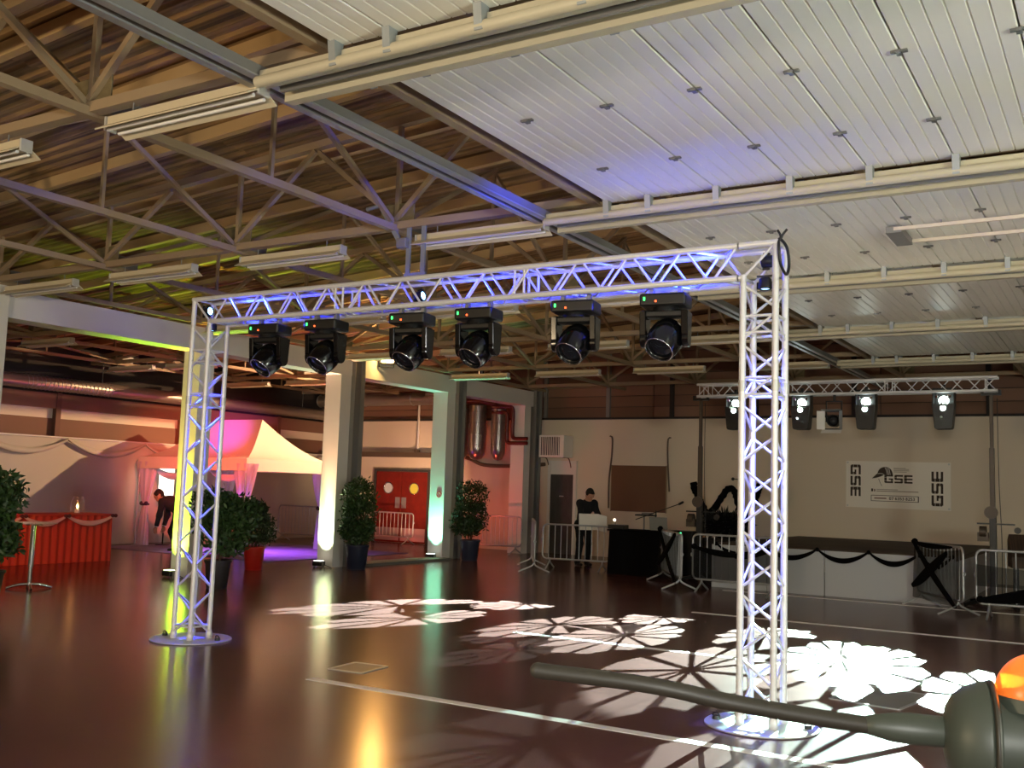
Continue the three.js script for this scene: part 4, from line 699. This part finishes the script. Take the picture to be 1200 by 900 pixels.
// ------------------------------------------------------------------ potted plants
function plant(name, label, pos, mat, potR, potH, blobs, count, leaf, s, taper = 0.78) {
  const t = thing(name, label, 'plant', pos, 0);
  part(t, 'pot', lathe([[0.01, 0], [potR * taper, 0], [potR * 0.97, potH * 0.9], [potR * 1.06, potH * 0.92], [potR * 1.06, potH], [potR * 0.95, potH], [potR * 0.92, potH * 0.92], [0.01, potH * 0.92]], 28), mat);
  part(t, 'soil', new THREE.CylinderGeometry(potR * 0.9, potR * 0.9, 0.02, 20), M.soil, [0, potH * 0.91, 0]);
  for (let i = 0; i < 3; i++) { const a = i * 2.1, b = blobs[i % blobs.length]; part(t, 'stem', tube([[Math.cos(a) * 0.03, potH * 0.9, Math.sin(a) * 0.03], [Math.cos(a) * 0.06, (potH + b[1]) / 2, Math.sin(a) * 0.06], [b[0], b[1], b[2]]], 0.014, 10, 6), M.bark); }
  const lg = (() => { const sh = new THREE.Shape(); sh.moveTo(0, 0); sh.quadraticCurveTo(leaf * 0.4, leaf * 0.35, 0, leaf); sh.quadraticCurveTo(-leaf * 0.4, leaf * 0.35, 0, 0); const g = new THREE.ShapeGeometry(sh, 3), p = g.attributes.position; for (let i = 0; i < p.count; i++) p.setZ(i, Math.abs(p.getX(i)) * 0.5 - p.getY(i) ** 2 * 1.2); g.computeVertexNormals(); return g; })();
  const im = new THREE.InstancedMesh(lg, M.leaf[s % 3], count); im.name = 'foliage'; im.userData.kind = 'stuff'; im.castShadow = im.receiveShadow = true;
  const m4 = new THREE.Matrix4(), q = new THREE.Quaternion(), e = new THREE.Euler(), col = new THREE.Color();
  for (let i = 0; i < count; i++) {
    const b = blobs[Math.floor(rnd() * blobs.length)], d = V(rr(-1, 1), rr(-1, 1), rr(-1, 1)).normalize(), r = Math.pow(rr(0.25, 1), 0.5) * rr(0.85, 1.08);
    const p = V(b[0] + d.x * b[3] * r, b[1] + d.y * b[4] * r, b[2] + d.z * b[3] * r);
    e.set(rr(-1.2, 1.2), rr(0, 6.28), rr(-2.6, 2.6)); q.setFromEuler(e); const k = rr(0.6, 1.25); m4.compose(p, q, V(k, k, k)); im.setMatrixAt(i, m4); col.setScalar(rr(0.55, 1.25)); im.setColorAt(i, col);
  }
  t.add(im); return t;
}
plant('potted_shrub', 'large bushy shrub in a dark pot behind the left gate leg', [-11.55, 0, -10.75], M.potDark, 0.19, 0.42, [[0, 1.0, 0, 0.42, 0.46], [0.25, 0.8, 0.05, 0.33, 0.35], [-0.15, 1.2, 0, 0.33, 0.28], [0.3, 1.1, -0.1, 0.28, 0.3]], 3400, 0.095, 0);
plant('potted_shrub', 'rounded shrub in a bright red pot in front of the tent', [-13.55, 0, -13.45], M.potRed, 0.19, 0.42, [[0, 0.72, 0, 0.38, 0.32], [0, 1.0, 0, 0.2, 0.26]], 2600, 0.075, 2);
plant('potted_shrub', 'tall dense shrub in a dark blue pot beside the middle pillar', [-12.5, 0, -15.05], M.potBlue, 0.22, 0.46, [[0, 0.95, 0, 0.37, 0.42], [0, 1.35, 0, 0.33, 0.38], [-0.02, 0.7, 0, 0.34, 0.25]], 4200, 0.075, 0);
plant('potted_shrub', 'tall dense shrub in a dark blue pot beside the pillar nearest the doors', [-12.45, 0, -18.8], M.potBlue, 0.22, 0.46, [[0, 0.95, 0, 0.43, 0.4], [0.02, 1.38, 0, 0.36, 0.42], [-0.1, 0.75, 0, 0.36, 0.25]], 4200, 0.075, 2);
plant('potted_shrub', 'leafy shrub in a dark pot cut off by the left edge of the view', [-12.4, 0, -7.7], M.potDark, 0.22, 0.36, [[0, 1.3, 0, 0.4, 0.38], [0.1, 0.75, 0, 0.36, 0.3], [0.35, 1.2, 0.1, 0.2, 0.2]], 3000, 0.1, 0);

// ------------------------------------------------------------------ crowd barriers and black cloth
function barrier(label, a, b, h = 0.94, name = 'crowd_barrier') {  // a, b: the two end posts on the floor
  const A = V(a[0], 0, a[1]), B = V(b[0], 0, b[1]), d = B.clone().sub(A), L = d.length();
  const t = thing(name, label, 'barrier', [(A.x + B.x) / 2, 0, (A.z + B.z) / 2], Math.atan2(-d.z, d.x), 'steel crowd barriers');
  const y0 = 0.2, r = 0.09, w = L / 2, pts = [];
  for (const [cx, cy, a0] of [[w - r, h - r, 0], [-w + r, h - r, 1], [-w + r, y0 + r, 2], [w - r, y0 + r, 3]]) for (let i = 0; i <= 4; i++) { const q = (a0 + i / 4) * Math.PI / 2; pts.push(V(cx + Math.cos(q) * r, cy + Math.sin(q) * r, 0)); }
  const curve = new THREE.CurvePath(); pts.forEach((p, i) => curve.add(new THREE.LineCurve3(p, pts[(i + 1) % pts.length])));
  part(t, 'frame', new THREE.TubeGeometry(curve, 160, 0.018, 8, true), M.galv);
  const n = Math.round(L / 0.125); for (let i = 1; i < n; i++) rod(t, 'bar', [-w + i * L / n, y0, 0], [-w + i * L / n, h, 0], 0.0085, M.galv, thinCyl);
  for (const s of [-1, 1]) { part(t, 'foot', merge([tube([[0, y0 + 0.02, 0], [0, 0.15, 0.02], [0, 0.1, 0.1], [0, 0.013, 0.3]], 0.016, 14, 8), tube([[0, y0 + 0.02, 0], [0, 0.15, -0.02], [0, 0.1, -0.1], [0, 0.013, -0.3]], 0.016, 14, 8)]), M.galv, [s * (w - 0.16), 0, 0]); part(t, 'hook', at(new THREE.TorusGeometry(0.025, 0.008, 6, 14), 0, 0, 0, 0, Math.PI / 2), M.galv, [s * (w + 0.02), 0.6, 0]); }
  return t;
}
barrier('barrier wrapped in crossed black cloth, standing left of the rightmost barrier', [-2.1, -15.9], [-2.95, -17.25], 0.97);
barrier('rightmost barrier with black cloth trailing over it, beside the lifting tower', [-1.94, -15.98], [0.1, -15.98], 0.95);
barrier('barrier in front of the person at the sound desk', [-10.42, -18.45], [-9.03, -18.75], 0.9);
barrier('barrier seen nearly edge-on left of the person at the sound desk', [-9.86, -17.15], [-11.0, -19.0], 0.98);
barrier('far barrier in the red corner behind the last pillar', [-14.5, -21.5], [-12.75, -21.5], 0.92);
barrier('barrier draped with black cloth right of the sound desk, turned away', [-6.46, -16.15], [-7.55, -17.9], 0.93);
barrier('barrier with black cloth standing behind the right gate leg', [-6.36, -16.4], [-4.85, -16.4], 0.94);
barrier('barrier behind the tent beside the middle pillar', [-19.9, -20.6], [-18.2, -20.6], 0.95);
barrier('barrier standing in front of the red double doors', [-18.2, -22.2], [-16.55, -22.2], 0.85);
{
  const cloth = (label, a, b, y0, y1, strips, name = 'black_cloth') => {
    const A = V(a[0], 0, a[1]), B = V(b[0], 0, b[1]), d = B.clone().sub(A), L = d.length(), t = thing(name, label, 'cloth', [(A.x + B.x) / 2, 0, (A.z + B.z) / 2], Math.atan2(-d.z, d.x));
    if (y1 > y0) {
      const n = 40, m = 10, pos = [], idx = [], uv = [];
      for (let i = 0; i <= n; i++) for (let j = 0; j <= m; j++) { const u = i / n, v = j / m; pos.push((u - 0.5) * L, y1 - (y1 - y0) * v - 0.06 * Math.sin(Math.PI * u) * (1 - v), 0.045 + 0.02 * Math.sin(u * 21) * v + 0.03 * v); uv.push(u, v); }
      for (let i = 0; i < n; i++) for (let j = 0; j < m; j++) { const k = i * (m + 1) + j, q = k + m + 1; idx.push(k, k + 1, q, k + 1, q + 1, q); }
      const g = new THREE.BufferGeometry(); g.setAttribute('position', new THREE.Float32BufferAttribute(pos, 3)); g.setAttribute('uv', new THREE.Float32BufferAttribute(uv, 2)); g.setIndex(idx); g.computeVertexNormals(); part(t, 'sheer_sheet', g, M.sheerBlack);
    }
    for (const [x0, v0, x1, v1, w, s] of strips) part(t, 'twisted_band', swag(V(x0 * L / 2, v0, 0.07), V(x1 * L / 2, v1, 0.07), s ?? 0.03, w, 0.03, 3), M.blackCloth);
    for (const [x0, v0] of strips.slice(0, 1)) part(t, 'knot', new THREE.SphereGeometry(0.05, 12, 8), M.blackCloth, [x0 * L / 2, v0, 0.04]);
    return t;
  };
  cloth('black sheer cloth crossed in an X over the barrier left of the rightmost one', [-2.95, -17.25], [-2.1, -15.9], 0.12, 0.94, [[-0.98, 0.98, 0.85, 0.12, 0.13], [-1.0, 0.3, 0.5, 0.86, 0.19], [-0.98, 0.98, 0.7, 0.96, 0.08]]);
  cloth('black sheer cloth trailing diagonally over the rightmost barrier', [-1.94, -15.98], [0.1, -15.98], 0.45, 0.75, [[-0.95, 0.26, 0.9, 0.74, 0.2, 0.06]]);
  cloth('black sheer cloth crossed over the turned barrier right of the sound desk', [-7.55, -17.9], [-6.46, -16.15], 0.1, 0.92, [[-0.98, 0.95, 0.85, 0.12, 0.12], [-0.98, 0.3, 0.7, 0.92, 0.15]]);
  cloth('black sheer cloth hanging over the barrier behind the right gate leg', [-6.36, -16.4], [-4.85, -16.4], 0.22, 0.74, [[-0.95, 0.74, 0.2, 0.62, 0.1], [0, 0.6, 0.95, 0.8, 0.1]]);
}

// ------------------------------------------------------------------ people
function fieldMesh(bones, lo, hi, cell, blend = 0.03) {             // smooth union of tapered capsules
  const size = Math.max(hi.x - lo.x, hi.y - lo.y, hi.z - lo.z), res = Math.min(128, Math.ceil(size / cell) + 4), c = lo.clone().add(hi).multiplyScalar(0.5), half = size / 2 * 1.06;
  const mc = new MarchingCubes(res, M.skin, false, false, 120000); mc.isolation = 0; const hs = res / 2, p = V(0, 0, 0), ab = V(0, 0, 0), ap = V(0, 0, 0);
  for (let z = 0; z < res; z++) for (let y = 0; y < res; y++) for (let x = 0; x < res; x++) {
    p.set((x - hs) / hs * half + c.x, (y - hs) / hs * half + c.y, (z - hs) / hs * half + c.z); let d = 1;
    for (const [a, b, ra, rb] of bones) { ab.subVectors(b, a); ap.subVectors(p, a); const t = clamp(ap.dot(ab) / Math.max(1e-6, ab.lengthSq())), e = ap.addScaledVector(ab, -t).length() - (ra + (rb - ra) * t), h = clamp(0.5 + 0.5 * (d - e) / blend); d = d + (e - d) * h - blend * h * (1 - h); }
    mc.field[x + y * res + z * res * res] = -d;
  }
  mc.update(); const g = new THREE.BufferGeometry(), n = mc.count * 3, P = new Float32Array(n), N = Float32Array.from(mc.normalArray.subarray(0, n));
  for (let i = 0; i < n; i += 3) { P[i] = mc.positionArray[i] * half + c.x; P[i + 1] = mc.positionArray[i + 1] * half + c.y; P[i + 2] = mc.positionArray[i + 2] * half + c.z; }
  g.setAttribute('position', new THREE.BufferAttribute(P, 3)); g.setAttribute('normal', new THREE.BufferAttribute(N, 3)); return g;
}
function bounds(bones) { const lo = V(9, 9, 9), hi = V(-9, -9, -9); for (const [a, b, ra, rb] of bones) { const r = Math.max(ra, rb) + 0.03; for (const q of [a, b]) { lo.min(q.clone().subScalar(r)); hi.max(q.clone().addScalar(r)); } } return [lo, hi]; }
const blob = (bones, cell, blend) => fieldMesh(bones, ...bounds(bones), cell, blend);
function handBones(w, dir, palmN, s = 1) {                          // wrist, pointing direction, palm normal: palm, four unequal fingers, thumb from the side
  dir = dir.clone().normalize(); const side = dir.clone().cross(palmN).normalize(), pn = side.clone().cross(dir).normalize(), out = [], P = (f, q, k) => w.clone().addScaledVector(dir, f * s).addScaledVector(side, q * s).addScaledVector(pn, k * s);
  for (const q of [-0.026, -0.009, 0.009, 0.026]) out.push([P(0.005, q * 0.7, 0), P(0.085, q, 0), 0.013 * s, 0.012 * s]);
  [[-0.03, 0.068], [-0.01, 0.08], [0.011, 0.075], [0.031, 0.058]].forEach(([q, l]) => { out.push([P(0.085, q, 0), P(0.085 + l * 0.5, q * 1.08, 0.012), 0.0088 * s, 0.008 * s], [P(0.085 + l * 0.5, q * 1.08, 0.012), P(0.085 + l * 0.88, q * 1.1, 0.034), 0.008 * s, 0.0072 * s]); });
  out.push([P(0.03, -0.03, 0.004), P(0.06, -0.056, 0.018), 0.0115 * s, 0.0095 * s], [P(0.06, -0.056, 0.018), P(0.088, -0.062, 0.032), 0.0095 * s, 0.008 * s]); return out;
}
function person(label, pos, turn, J, clothes) {                     // faces +z locally; J holds joints
  const t = thing('person', label, 'person', pos, turn), g = [], B = (a, b, ra, rb) => [J[a], J[b], ra, rb];
  const torso = [B('hip', 'waist', 0.13, 0.12), B('waist', 'chest', 0.12, 0.13), B('chest', 'neck', 0.12, 0.06), B('chest', 'shL', 0.11, 0.065), B('chest', 'shR', 0.11, 0.065)];
  const arms = [B('shL', 'elL', 0.056, 0.044), B('elL', 'wrL', 0.043, 0.029), B('shR', 'elR', 0.056, 0.044), B('elR', 'wrR', 0.043, 0.029)];
  const legs = [B('hip', 'hpL', 0.12, 0.1), B('hip', 'hpR', 0.12, 0.1), B('hpL', 'knL', 0.09, 0.058), B('knL', 'anL', 0.056, 0.038), B('hpR', 'knR', 0.09, 0.058), B('knR', 'anR', 0.056, 0.038)];
  const h = J.head, f = J.face.clone().normalize(), up = J.up.clone().normalize(), r = up.clone().cross(f).normalize(), H = (x, y, z) => h.clone().addScaledVector(r, x).addScaledVector(up, y).addScaledVector(f, z);
  const head = [[H(0, 0.035, -0.015), H(0, 0.03, 0.02), 0.09, 0.082], [H(0, -0.02, 0.02), H(0, -0.075, 0.05), 0.07, 0.042], [H(0, 0.0, 0.092), H(0, -0.022, 0.108), 0.009, 0.013], [H(-0.028, 0.024, 0.088), H(0.028, 0.024, 0.088), 0.012, 0.012], [H(-0.016, -0.055, 0.09), H(0.016, -0.055, 0.09), 0.009, 0.009], [H(-0.085, 0.0, 0), H(-0.09, -0.02, -0.005), 0.012, 0.014], [H(0.085, 0.0, 0), H(0.09, -0.02, -0.005), 0.012, 0.014], [J.neck.clone(), H(0, -0.05, -0.01), 0.055, 0.052]];
  const hands = ['L', 'R'].map((s) => handBones(J['wr' + s], J['hd' + s], J['pn' + s]));
  const body = part(t, 'body', merge([blob([...torso, ...arms, ...legs, [J.neck, H(0, -0.06, -0.01), 0.058, 0.052]], 0.02, 0.05), blob(head, 0.008, 0.016), blob(hands[0], 0.0042, 0.006), blob(hands[1], 0.0042, 0.006)].map((q) => { q.setAttribute('uv', new THREE.Float32BufferAttribute(new Float32Array(q.attributes.position.count * 2), 2)); return q; })), M.skin);
  const grow = (list, k) => list.map(([a, b, x, y]) => [a, b, x + k, y + k]);
  part(body, 'shirt', blob(grow([...torso.filter((_, i) => i !== 2), [J.chest, J.chest.clone().lerp(J.neck, 0.8), 0.12, 0.066], B('shL', 'elL', 0.056, 0.046), [J.elL, J.elL.clone().lerp(J.wrL, 0.9), 0.045, 0.034], B('shR', 'elR', 0.056, 0.046), [J.elR, J.elR.clone().lerp(J.wrR, 0.9), 0.045, 0.034]], 0.014), 0.02, 0.05), clothes.shirt);
  part(body, 'trousers', blob(grow([...legs.slice(0, 3), B('knL', 'anL', 0.062, 0.052), legs[4], B('knR', 'anR', 0.062, 0.052)], 0.013), 0.02, 0.05), M.trousers);
  for (const s of ['L', 'R']) { const a = J['an' + s]; part(body, 'shoe', blob([[V(a.x, 0.04, a.z - 0.03), V(a.x, 0.035, a.z + 0.15), 0.042, 0.034], [V(a.x, 0.07, a.z), V(a.x, 0.04, a.z + 0.06), 0.045, 0.04]], 0.012, 0.02), M.black); }
  if (clothes.cuffs) for (const s of ['L', 'R']) rod(body, 'white_cuff', J['el' + s].clone().lerp(J['wr' + s], 0.86), J['wr' + s], 0.046, M.white);
  part(body, 'hair', blob([[H(0, 0.07, -0.03), H(0, 0.062, 0.02), 0.085, 0.072], [H(0, 0.02, -0.06), H(0, -0.03, -0.065), 0.07, 0.05], [H(-0.06, 0.04, 0), H(0.06, 0.04, 0), 0.045, 0.045]], 0.008, 0.03), M.hair);
  part(body, 'eye', merge([at(new THREE.SphereGeometry(0.009, 10, 8), ...H(-0.03, 0.008, 0.094).toArray()), at(new THREE.SphereGeometry(0.009, 10, 8), ...H(0.03, 0.008, 0.094).toArray())]), M.black);
  return t;
}
person('dark-haired person in a dark shirt bending over the sound desk with a white sheet', [-10.12, 0, -19.7], 1.05, {
  hip: V(0, 0.92, -0.05), waist: V(0, 1.06, -0.02), chest: V(0, 1.25, 0.06), neck: V(0, 1.4, 0.12), shL: V(0.18, 1.34, 0.1), shR: V(-0.18, 1.34, 0.1),
  elL: V(0.22, 1.1, 0.2), elR: V(-0.22, 1.1, 0.2), wrL: V(0.15, 1.0, 0.42), wrR: V(-0.15, 1.0, 0.42), hdL: V(-0.3, -0.1, 0.9), hdR: V(0.3, -0.1, 0.9), pnL: V(-0.9, 0, -0.3), pnR: V(0.9, 0, -0.3),
  hpL: V(0.09, 0.88, -0.04), hpR: V(-0.09, 0.88, -0.04), knL: V(0.11, 0.48, 0.02), knR: V(-0.11, 0.48, 0.02), anL: V(0.12, 0.08, -0.04), anR: V(-0.12, 0.08, -0.04),
  head: V(0, 1.51, 0.2), face: V(0, -0.45, 0.9), up: V(0, 0.9, 0.45) }, { shirt: M.shirtDark });
{
  const s = thing('white_sheet', 'large creased white sheet held by the person at the sound desk', 'paper', [-9.8, 0.98, -19.42], 0.7);
  const g = new THREE.PlaneGeometry(0.6, 0.34, 10, 6), p = g.attributes.position; for (let i = 0; i < p.count; i++) { p.setZ(i, 0.02 * Math.sin(p.getX(i) * 9) + 0.05 * p.getY(i)); if (p.getX(i) > 0.1) p.setY(i, p.getY(i) - (p.getX(i) - 0.1) * 0.25); }
  g.computeVertexNormals(); part(s, 'paper', g, new THREE.MeshStandardMaterial({ color: 0xe9e3d8, roughness: 0.8, side: THREE.DoubleSide }), [0, -0.02, 0.13], [-0.15, 0, 0]);
}
person('stooping person in dark clothes with white cuffs beside the lime pillar', [-17.95, 0, -15.4], -1.1, {
  hip: V(0, 0.84, -0.1), waist: V(0, 0.96, -0.02), chest: V(0, 1.06, 0.16), neck: V(0, 1.12, 0.3), shL: V(0.18, 1.07, 0.24), shR: V(-0.18, 1.07, 0.24),
  elL: V(0.22, 0.78, 0.27), elR: V(-0.22, 0.78, 0.27), wrL: V(0.2, 0.53, 0.33), wrR: V(-0.2, 0.53, 0.33), hdL: V(0, -1, 0.15), hdR: V(0, -1, 0.15), pnL: V(-1, 0, 0), pnR: V(1, 0, 0),
  hpL: V(0.09, 0.8, -0.1), hpR: V(-0.09, 0.8, -0.1), knL: V(0.11, 0.44, 0.02), knR: V(-0.11, 0.44, 0.02), anL: V(0.12, 0.08, -0.1), anR: V(-0.12, 0.08, -0.1),
  head: V(0, 1.19, 0.4), face: V(0, -0.5, 0.85), up: V(0, 0.85, 0.5) }, { shirt: M.shirtGrey, cuffs: true });

// ------------------------------------------------------------------ sound desk and its gear
{
  const t = thing('sound_desk', 'table covered to the floor in black cloth between two barriers', 'table', [-8.3, 0, -18.72], 0.1);
  const pts = []; for (let i = 0; i < 160; i++) { const q = i / 160 * Math.PI * 2, c = Math.cos(q), s = Math.sin(q), k = 1 / Math.pow(Math.pow(Math.abs(c), 8) + Math.pow(Math.abs(s), 8), 1 / 8); pts.push([c * k * 0.62, s * k * 0.36, Math.sin(i * 1.26)]); }
  const pos = [], idx = []; for (const y of [0.86, 0.8, 0.4, 0.005]) for (const [x, z, w] of pts) { const f = 1 + (0.9 - y) * 0.03 * w + (0.86 - y) * 0.04; pos.push(x * f, y, z * f); }
  for (let r = 0; r < 3; r++) for (let i = 0; i < 160; i++) { const a = r * 160 + i, b = r * 160 + (i + 1) % 160; idx.push(a, b, a + 160, b, b + 160, a + 160); }
  const g = new THREE.BufferGeometry(); g.setAttribute('position', new THREE.Float32BufferAttribute(pos, 3)); g.setIndex(idx); g.computeVertexNormals();
  part(t, 'cloth', g, new THREE.MeshPhysicalMaterial({ color: 0x0c0b0c, roughness: 1, specularIntensity: 0.15, side: THREE.DoubleSide })); part(t, 'top', rbox(1.26, 0.03, 0.74, 0.012), M.blackCloth, [0, 0.855, 0]);
  const m = thing('mixing_console', 'small black mixing console with a lit lamp on the sound desk', 'mixing console', [-8.86, 0.87, -18.75], 0.1);
  part(m, 'case', rbox(0.34, 0.08, 0.3, 0.012), M.black, [0, 0.04, 0]); for (let i = 0; i < 6; i++) part(m, 'fader', rbox(0.014, 0.02, 0.03, 0.003, 1), M.galv, [-0.12 + i * 0.048, 0.085, 0.05 - (i % 3) * 0.03]);
  part(m, 'gooseneck', tube([[-0.1, 0.07, -0.1], [-0.1, 0.16, -0.1], [-0.09, 0.19, -0.05]], 0.006, 10, 6), M.black); part(m, 'lamp_bulb', new THREE.SphereGeometry(0.028, 14, 10), glow(0xffe8c8, 5), [-0.09, 0.17, -0.02]);
  const k = thing('keyboard_stand', 'small raised stand with flat device behind the sound desk', 'stand', [-8.62, 0, -19.75], 0.1);
  part(k, 'tray', rbox(0.4, 0.03, 0.26, 0.008), M.black, [-0.08, 1.14, 0]); part(k, 'device', rbox(0.2, 0.035, 0.16, 0.006), M.steelGrey, [-0.05, 1.175, 0]); for (const s of [-1, 1]) rod(k, 'post', [s * 0.12, 0.02, 0], [s * 0.12, 1.13, 0], 0.016, M.steelGrey); part(k, 'base', rbox(0.5, 0.025, 0.4, 0.008), M.black, [0, 0.0135, 0]);
  const l = thing('laptop', 'dark open laptop on the sound desk turned away from the hall', 'laptop', [-8.02, 0.872, -18.85], Math.PI + 0.15);
  part(l, 'keyboard_base', rbox(0.36, 0.02, 0.25, 0.006), M.steelGrey, [0, 0.01, 0.1]); part(l, 'lid', rbox(0.36, 0.25, 0.012, 0.005), M.steelGrey, [0, 0.14, -0.06], [-0.25, 0, 0]);
  const d = thing('rack_unit', 'low black rack unit with green indicator lamp, left of the furry decoration', 'audio device', [-7.85, 0, -19.75], 0);
  part(d, 'case', rbox(0.5, 0.86, 0.4, 0.012), M.black, [0, 0.431, 0]); for (const s of [-1, 1]) part(d, 'green_indicator_light', rbox(0.03, 0.018, 0.008, 0.002, 1), glow(0x4dffa0, 5), [-0.02 + s * 0.025, 0.82, 0.203]);
  const mi = thing('microphone_stand', 'black microphone stand with long angled boom behind the sound desk', 'microphone stand', [-8.35, 0, -19.45]);
  rod(mi, 'pole', [0, 0.02, 0], [0, 1.25, 0], 0.012, M.black); rod(mi, 'boom', [-0.45, 1.05, 0], [0.5, 1.4, 0], 0.009, M.black); part(mi, 'microphone', at(new THREE.CapsuleGeometry(0.024, 0.08, 4, 12), 0, 0, 0, 0, 0, -1.1), M.black, [0.54, 1.42, 0]); for (let i = 0; i < 3; i++) { const a = i * 2.094; rod(mi, 'leg', [0, 0.1, 0], [Math.cos(a) * 0.28, 0.012, Math.sin(a) * 0.28], 0.009, M.black); }
}
// black furry decoration with raised legs
{
  const t = thing('furry_decoration', 'black furry spider-like decoration with bent raised legs, on a dark plinth by the back wall', 'decoration', [-7.22, 0, -20.5]);
  const fuzzy = (pts, r) => { const g = tube(pts, r, 40, 12), p = g.attributes.position, n = g.attributes.normal; for (let i = 0; i < p.count; i++) { const k = rr(-0.012, 0.02); p.setXYZ(i, p.getX(i) + n.getX(i) * k, p.getY(i) + n.getY(i) * k, p.getZ(i) + n.getZ(i) * k); } g.computeVertexNormals(); return g; };
  for (const pts of [[[-0.74, 1.86, 0], [-0.7, 1.7, 0], [-0.45, 1.22, 0], [-0.25, 0.95, 0]], [[0.7, 1.86, 0], [0.62, 1.6, 0], [0.45, 1.22, 0], [0.25, 0.95, 0]], [[-0.42, 1.12, 0.05], [-0.2, 1.4, 0.05], [0.02, 1.72, 0.05], [0.16, 1.72, 0.05], [0.28, 1.4, 0.05], [0.36, 1.12, 0.05]]]) part(t, 'leg', fuzzy(pts, 0.065), M.blackCloth);
  part(t, 'trunk', (() => { const g = new THREE.SphereGeometry(0.42, 32, 20); g.scale(1.15, 0.62, 0.7); const p = g.attributes.position; for (let i = 0; i < p.count; i++) { const k = 1 + rr(-0.09, 0.12); p.setXYZ(i, p.getX(i) * k, p.getY(i) * k, p.getZ(i) * k); } g.computeVertexNormals(); return g; })(), M.blackCloth, [0, 0.98, 0]);
  const sh = new THREE.Shape(); sh.moveTo(0, 0); sh.quadraticCurveTo(0.03, 0.06, 0, 0.16); sh.quadraticCurveTo(-0.03, 0.06, 0, 0);
  const im = new THREE.InstancedMesh(new THREE.ShapeGeometry(sh, 3), new THREE.MeshStandardMaterial({ color: 0x12110f, roughness: 0.7, side: THREE.DoubleSide }), 420); im.name = 'feathers'; im.userData.kind = 'stuff';
  const m4 = new THREE.Matrix4(), q = new THREE.Quaternion(); for (let i = 0; i < 420; i++) { const d = V(rr(-1, 1), rr(-0.8, 1), rr(-1, 1)).normalize(); q.setFromUnitVectors(UP, d); m4.compose(V(d.x * 0.48, 0.98 + d.y * 0.25, d.z * 0.28), q, V(1, rr(0.6, 1.2), 1)); im.setMatrixAt(i, m4); } t.add(im);
  part(t, 'plinth', rbox(0.9, 0.72, 0.5, 0.02), M.black, [0, 0.362, 0]); part(t, 'wall_hook', merge([at(new THREE.SphereGeometry(0.035, 12, 8), 0.09, 1.95, -0.1), boxAt(0.02, 0.02, 2.3, 0.09, 1.95, -1.25)]), M.black);
}
// the near black lamp unit at the lower right, on its own stand
{
  const t = thing('boom_lamp', 'near black rounded lamp unit with an amber dome and a long thin rod arm', 'lamp', [-0.138, 0, -1.265], 14 * D); t.updateMatrixWorld(true);
  const L = (p) => t.worldToLocal(V(...p)), cy = 1.343;
  part(t, 'rod_arm', tube([[-0.631, 1.379, -1.114], [-0.494, 1.375, -1.139], [-0.411, 1.363, -1.168], [-0.334, 1.353, -1.202], [-0.266, 1.3455, -1.2325]].map(L), 0.0098, 50, 16), M.rodMat);
  part(t, 'rod_tip', new THREE.SphereGeometry(0.0099, 16, 12), M.rodMat, L([-0.631, 1.379, -1.114]).toArray());
  const sl = at(lathe([[0.001, 0], [0.0095, 0.0], [0.0125, 0.012], [0.016, 0.03], [0.0175, 0.05], [0.0165, 0.1], [0.001, 0.1]], 24), 0, 0, 0, 0, 0, -Math.PI / 2);
  part(t, 'sleeve', sl, M.olive, [-0.135, cy + 0.003, 0]);
  part(t, 'end_cap', at(lathe([[0.001, -0.046], [0.02, -0.0455], [0.033, -0.0425], [0.044, -0.036], [0.052, -0.027], [0.058, -0.015], [0.061, -0.004], [0.061, 0.001], [0.001, 0.001]], 48), 0, 0, 0, 0, 0, -Math.PI / 2), M.olive, [-0.006, cy, 0]);
  part(t, 'seam_ring', at(lathe([[0.05, -0.003], [0.0625, -0.003], [0.0635, 0], [0.0625, 0.003], [0.05, 0.003], [0.05, -0.003]], 48), 0, 0, 0, 0, 0, -Math.PI / 2), M.rodMat, [-0.003, cy, 0]);
  part(t, 'barrel', at(lathe([[0.001, 0], [0.047, 0], [0.0485, 0.004], [0.0485, 0.115], [0.04, 0.125], [0.001, 0.125]], 48), 0, 0, 0, 0, 0, -Math.PI / 2), M.olive, [0, cy, 0]);
  part(t, 'dome_collar', new THREE.CylinderGeometry(0.047, 0.048, 0.014, 36), M.olive, [0.047, cy + 0.044, 0]);
  part(t, 'amber_dome', new THREE.SphereGeometry(0.046, 36, 18, 0, Math.PI * 2, 0, Math.PI / 2), M.amber, [0.047, cy + 0.05, 0]);
  part(t, 'bulb_glow', new THREE.CapsuleGeometry(0.006, 0.012, 4, 12), glow(0xffb733, 9), [0.04, cy + 0.062, 0.004]);
  part(t, 'reflector_plate', rbox(0.05, 0.004, 0.03, 0.001, 1), M.chrome, [0.05, cy + 0.053, -0.01]);
  rod(t, 'stand_pole', [0.06, 0.02, 0], [0.06, cy - 0.04, 0], 0.016, M.black); part(t, 'stand_base', lathe([[0.001, 0], [0.2, 0], [0.2, 0.012], [0.03, 0.03], [0.001, 0.03]], 32), M.black, [0.06, 0, 0]);
  const l = new THREE.PointLight(0xffa030, 0.02, 0, 2); l.position.copy(t.localToWorld(V(0.04, cy + 0.068, 0.004))); l.shadow.radius = 0.3; scene.add(l);
}
renderer.render(scene, camera);
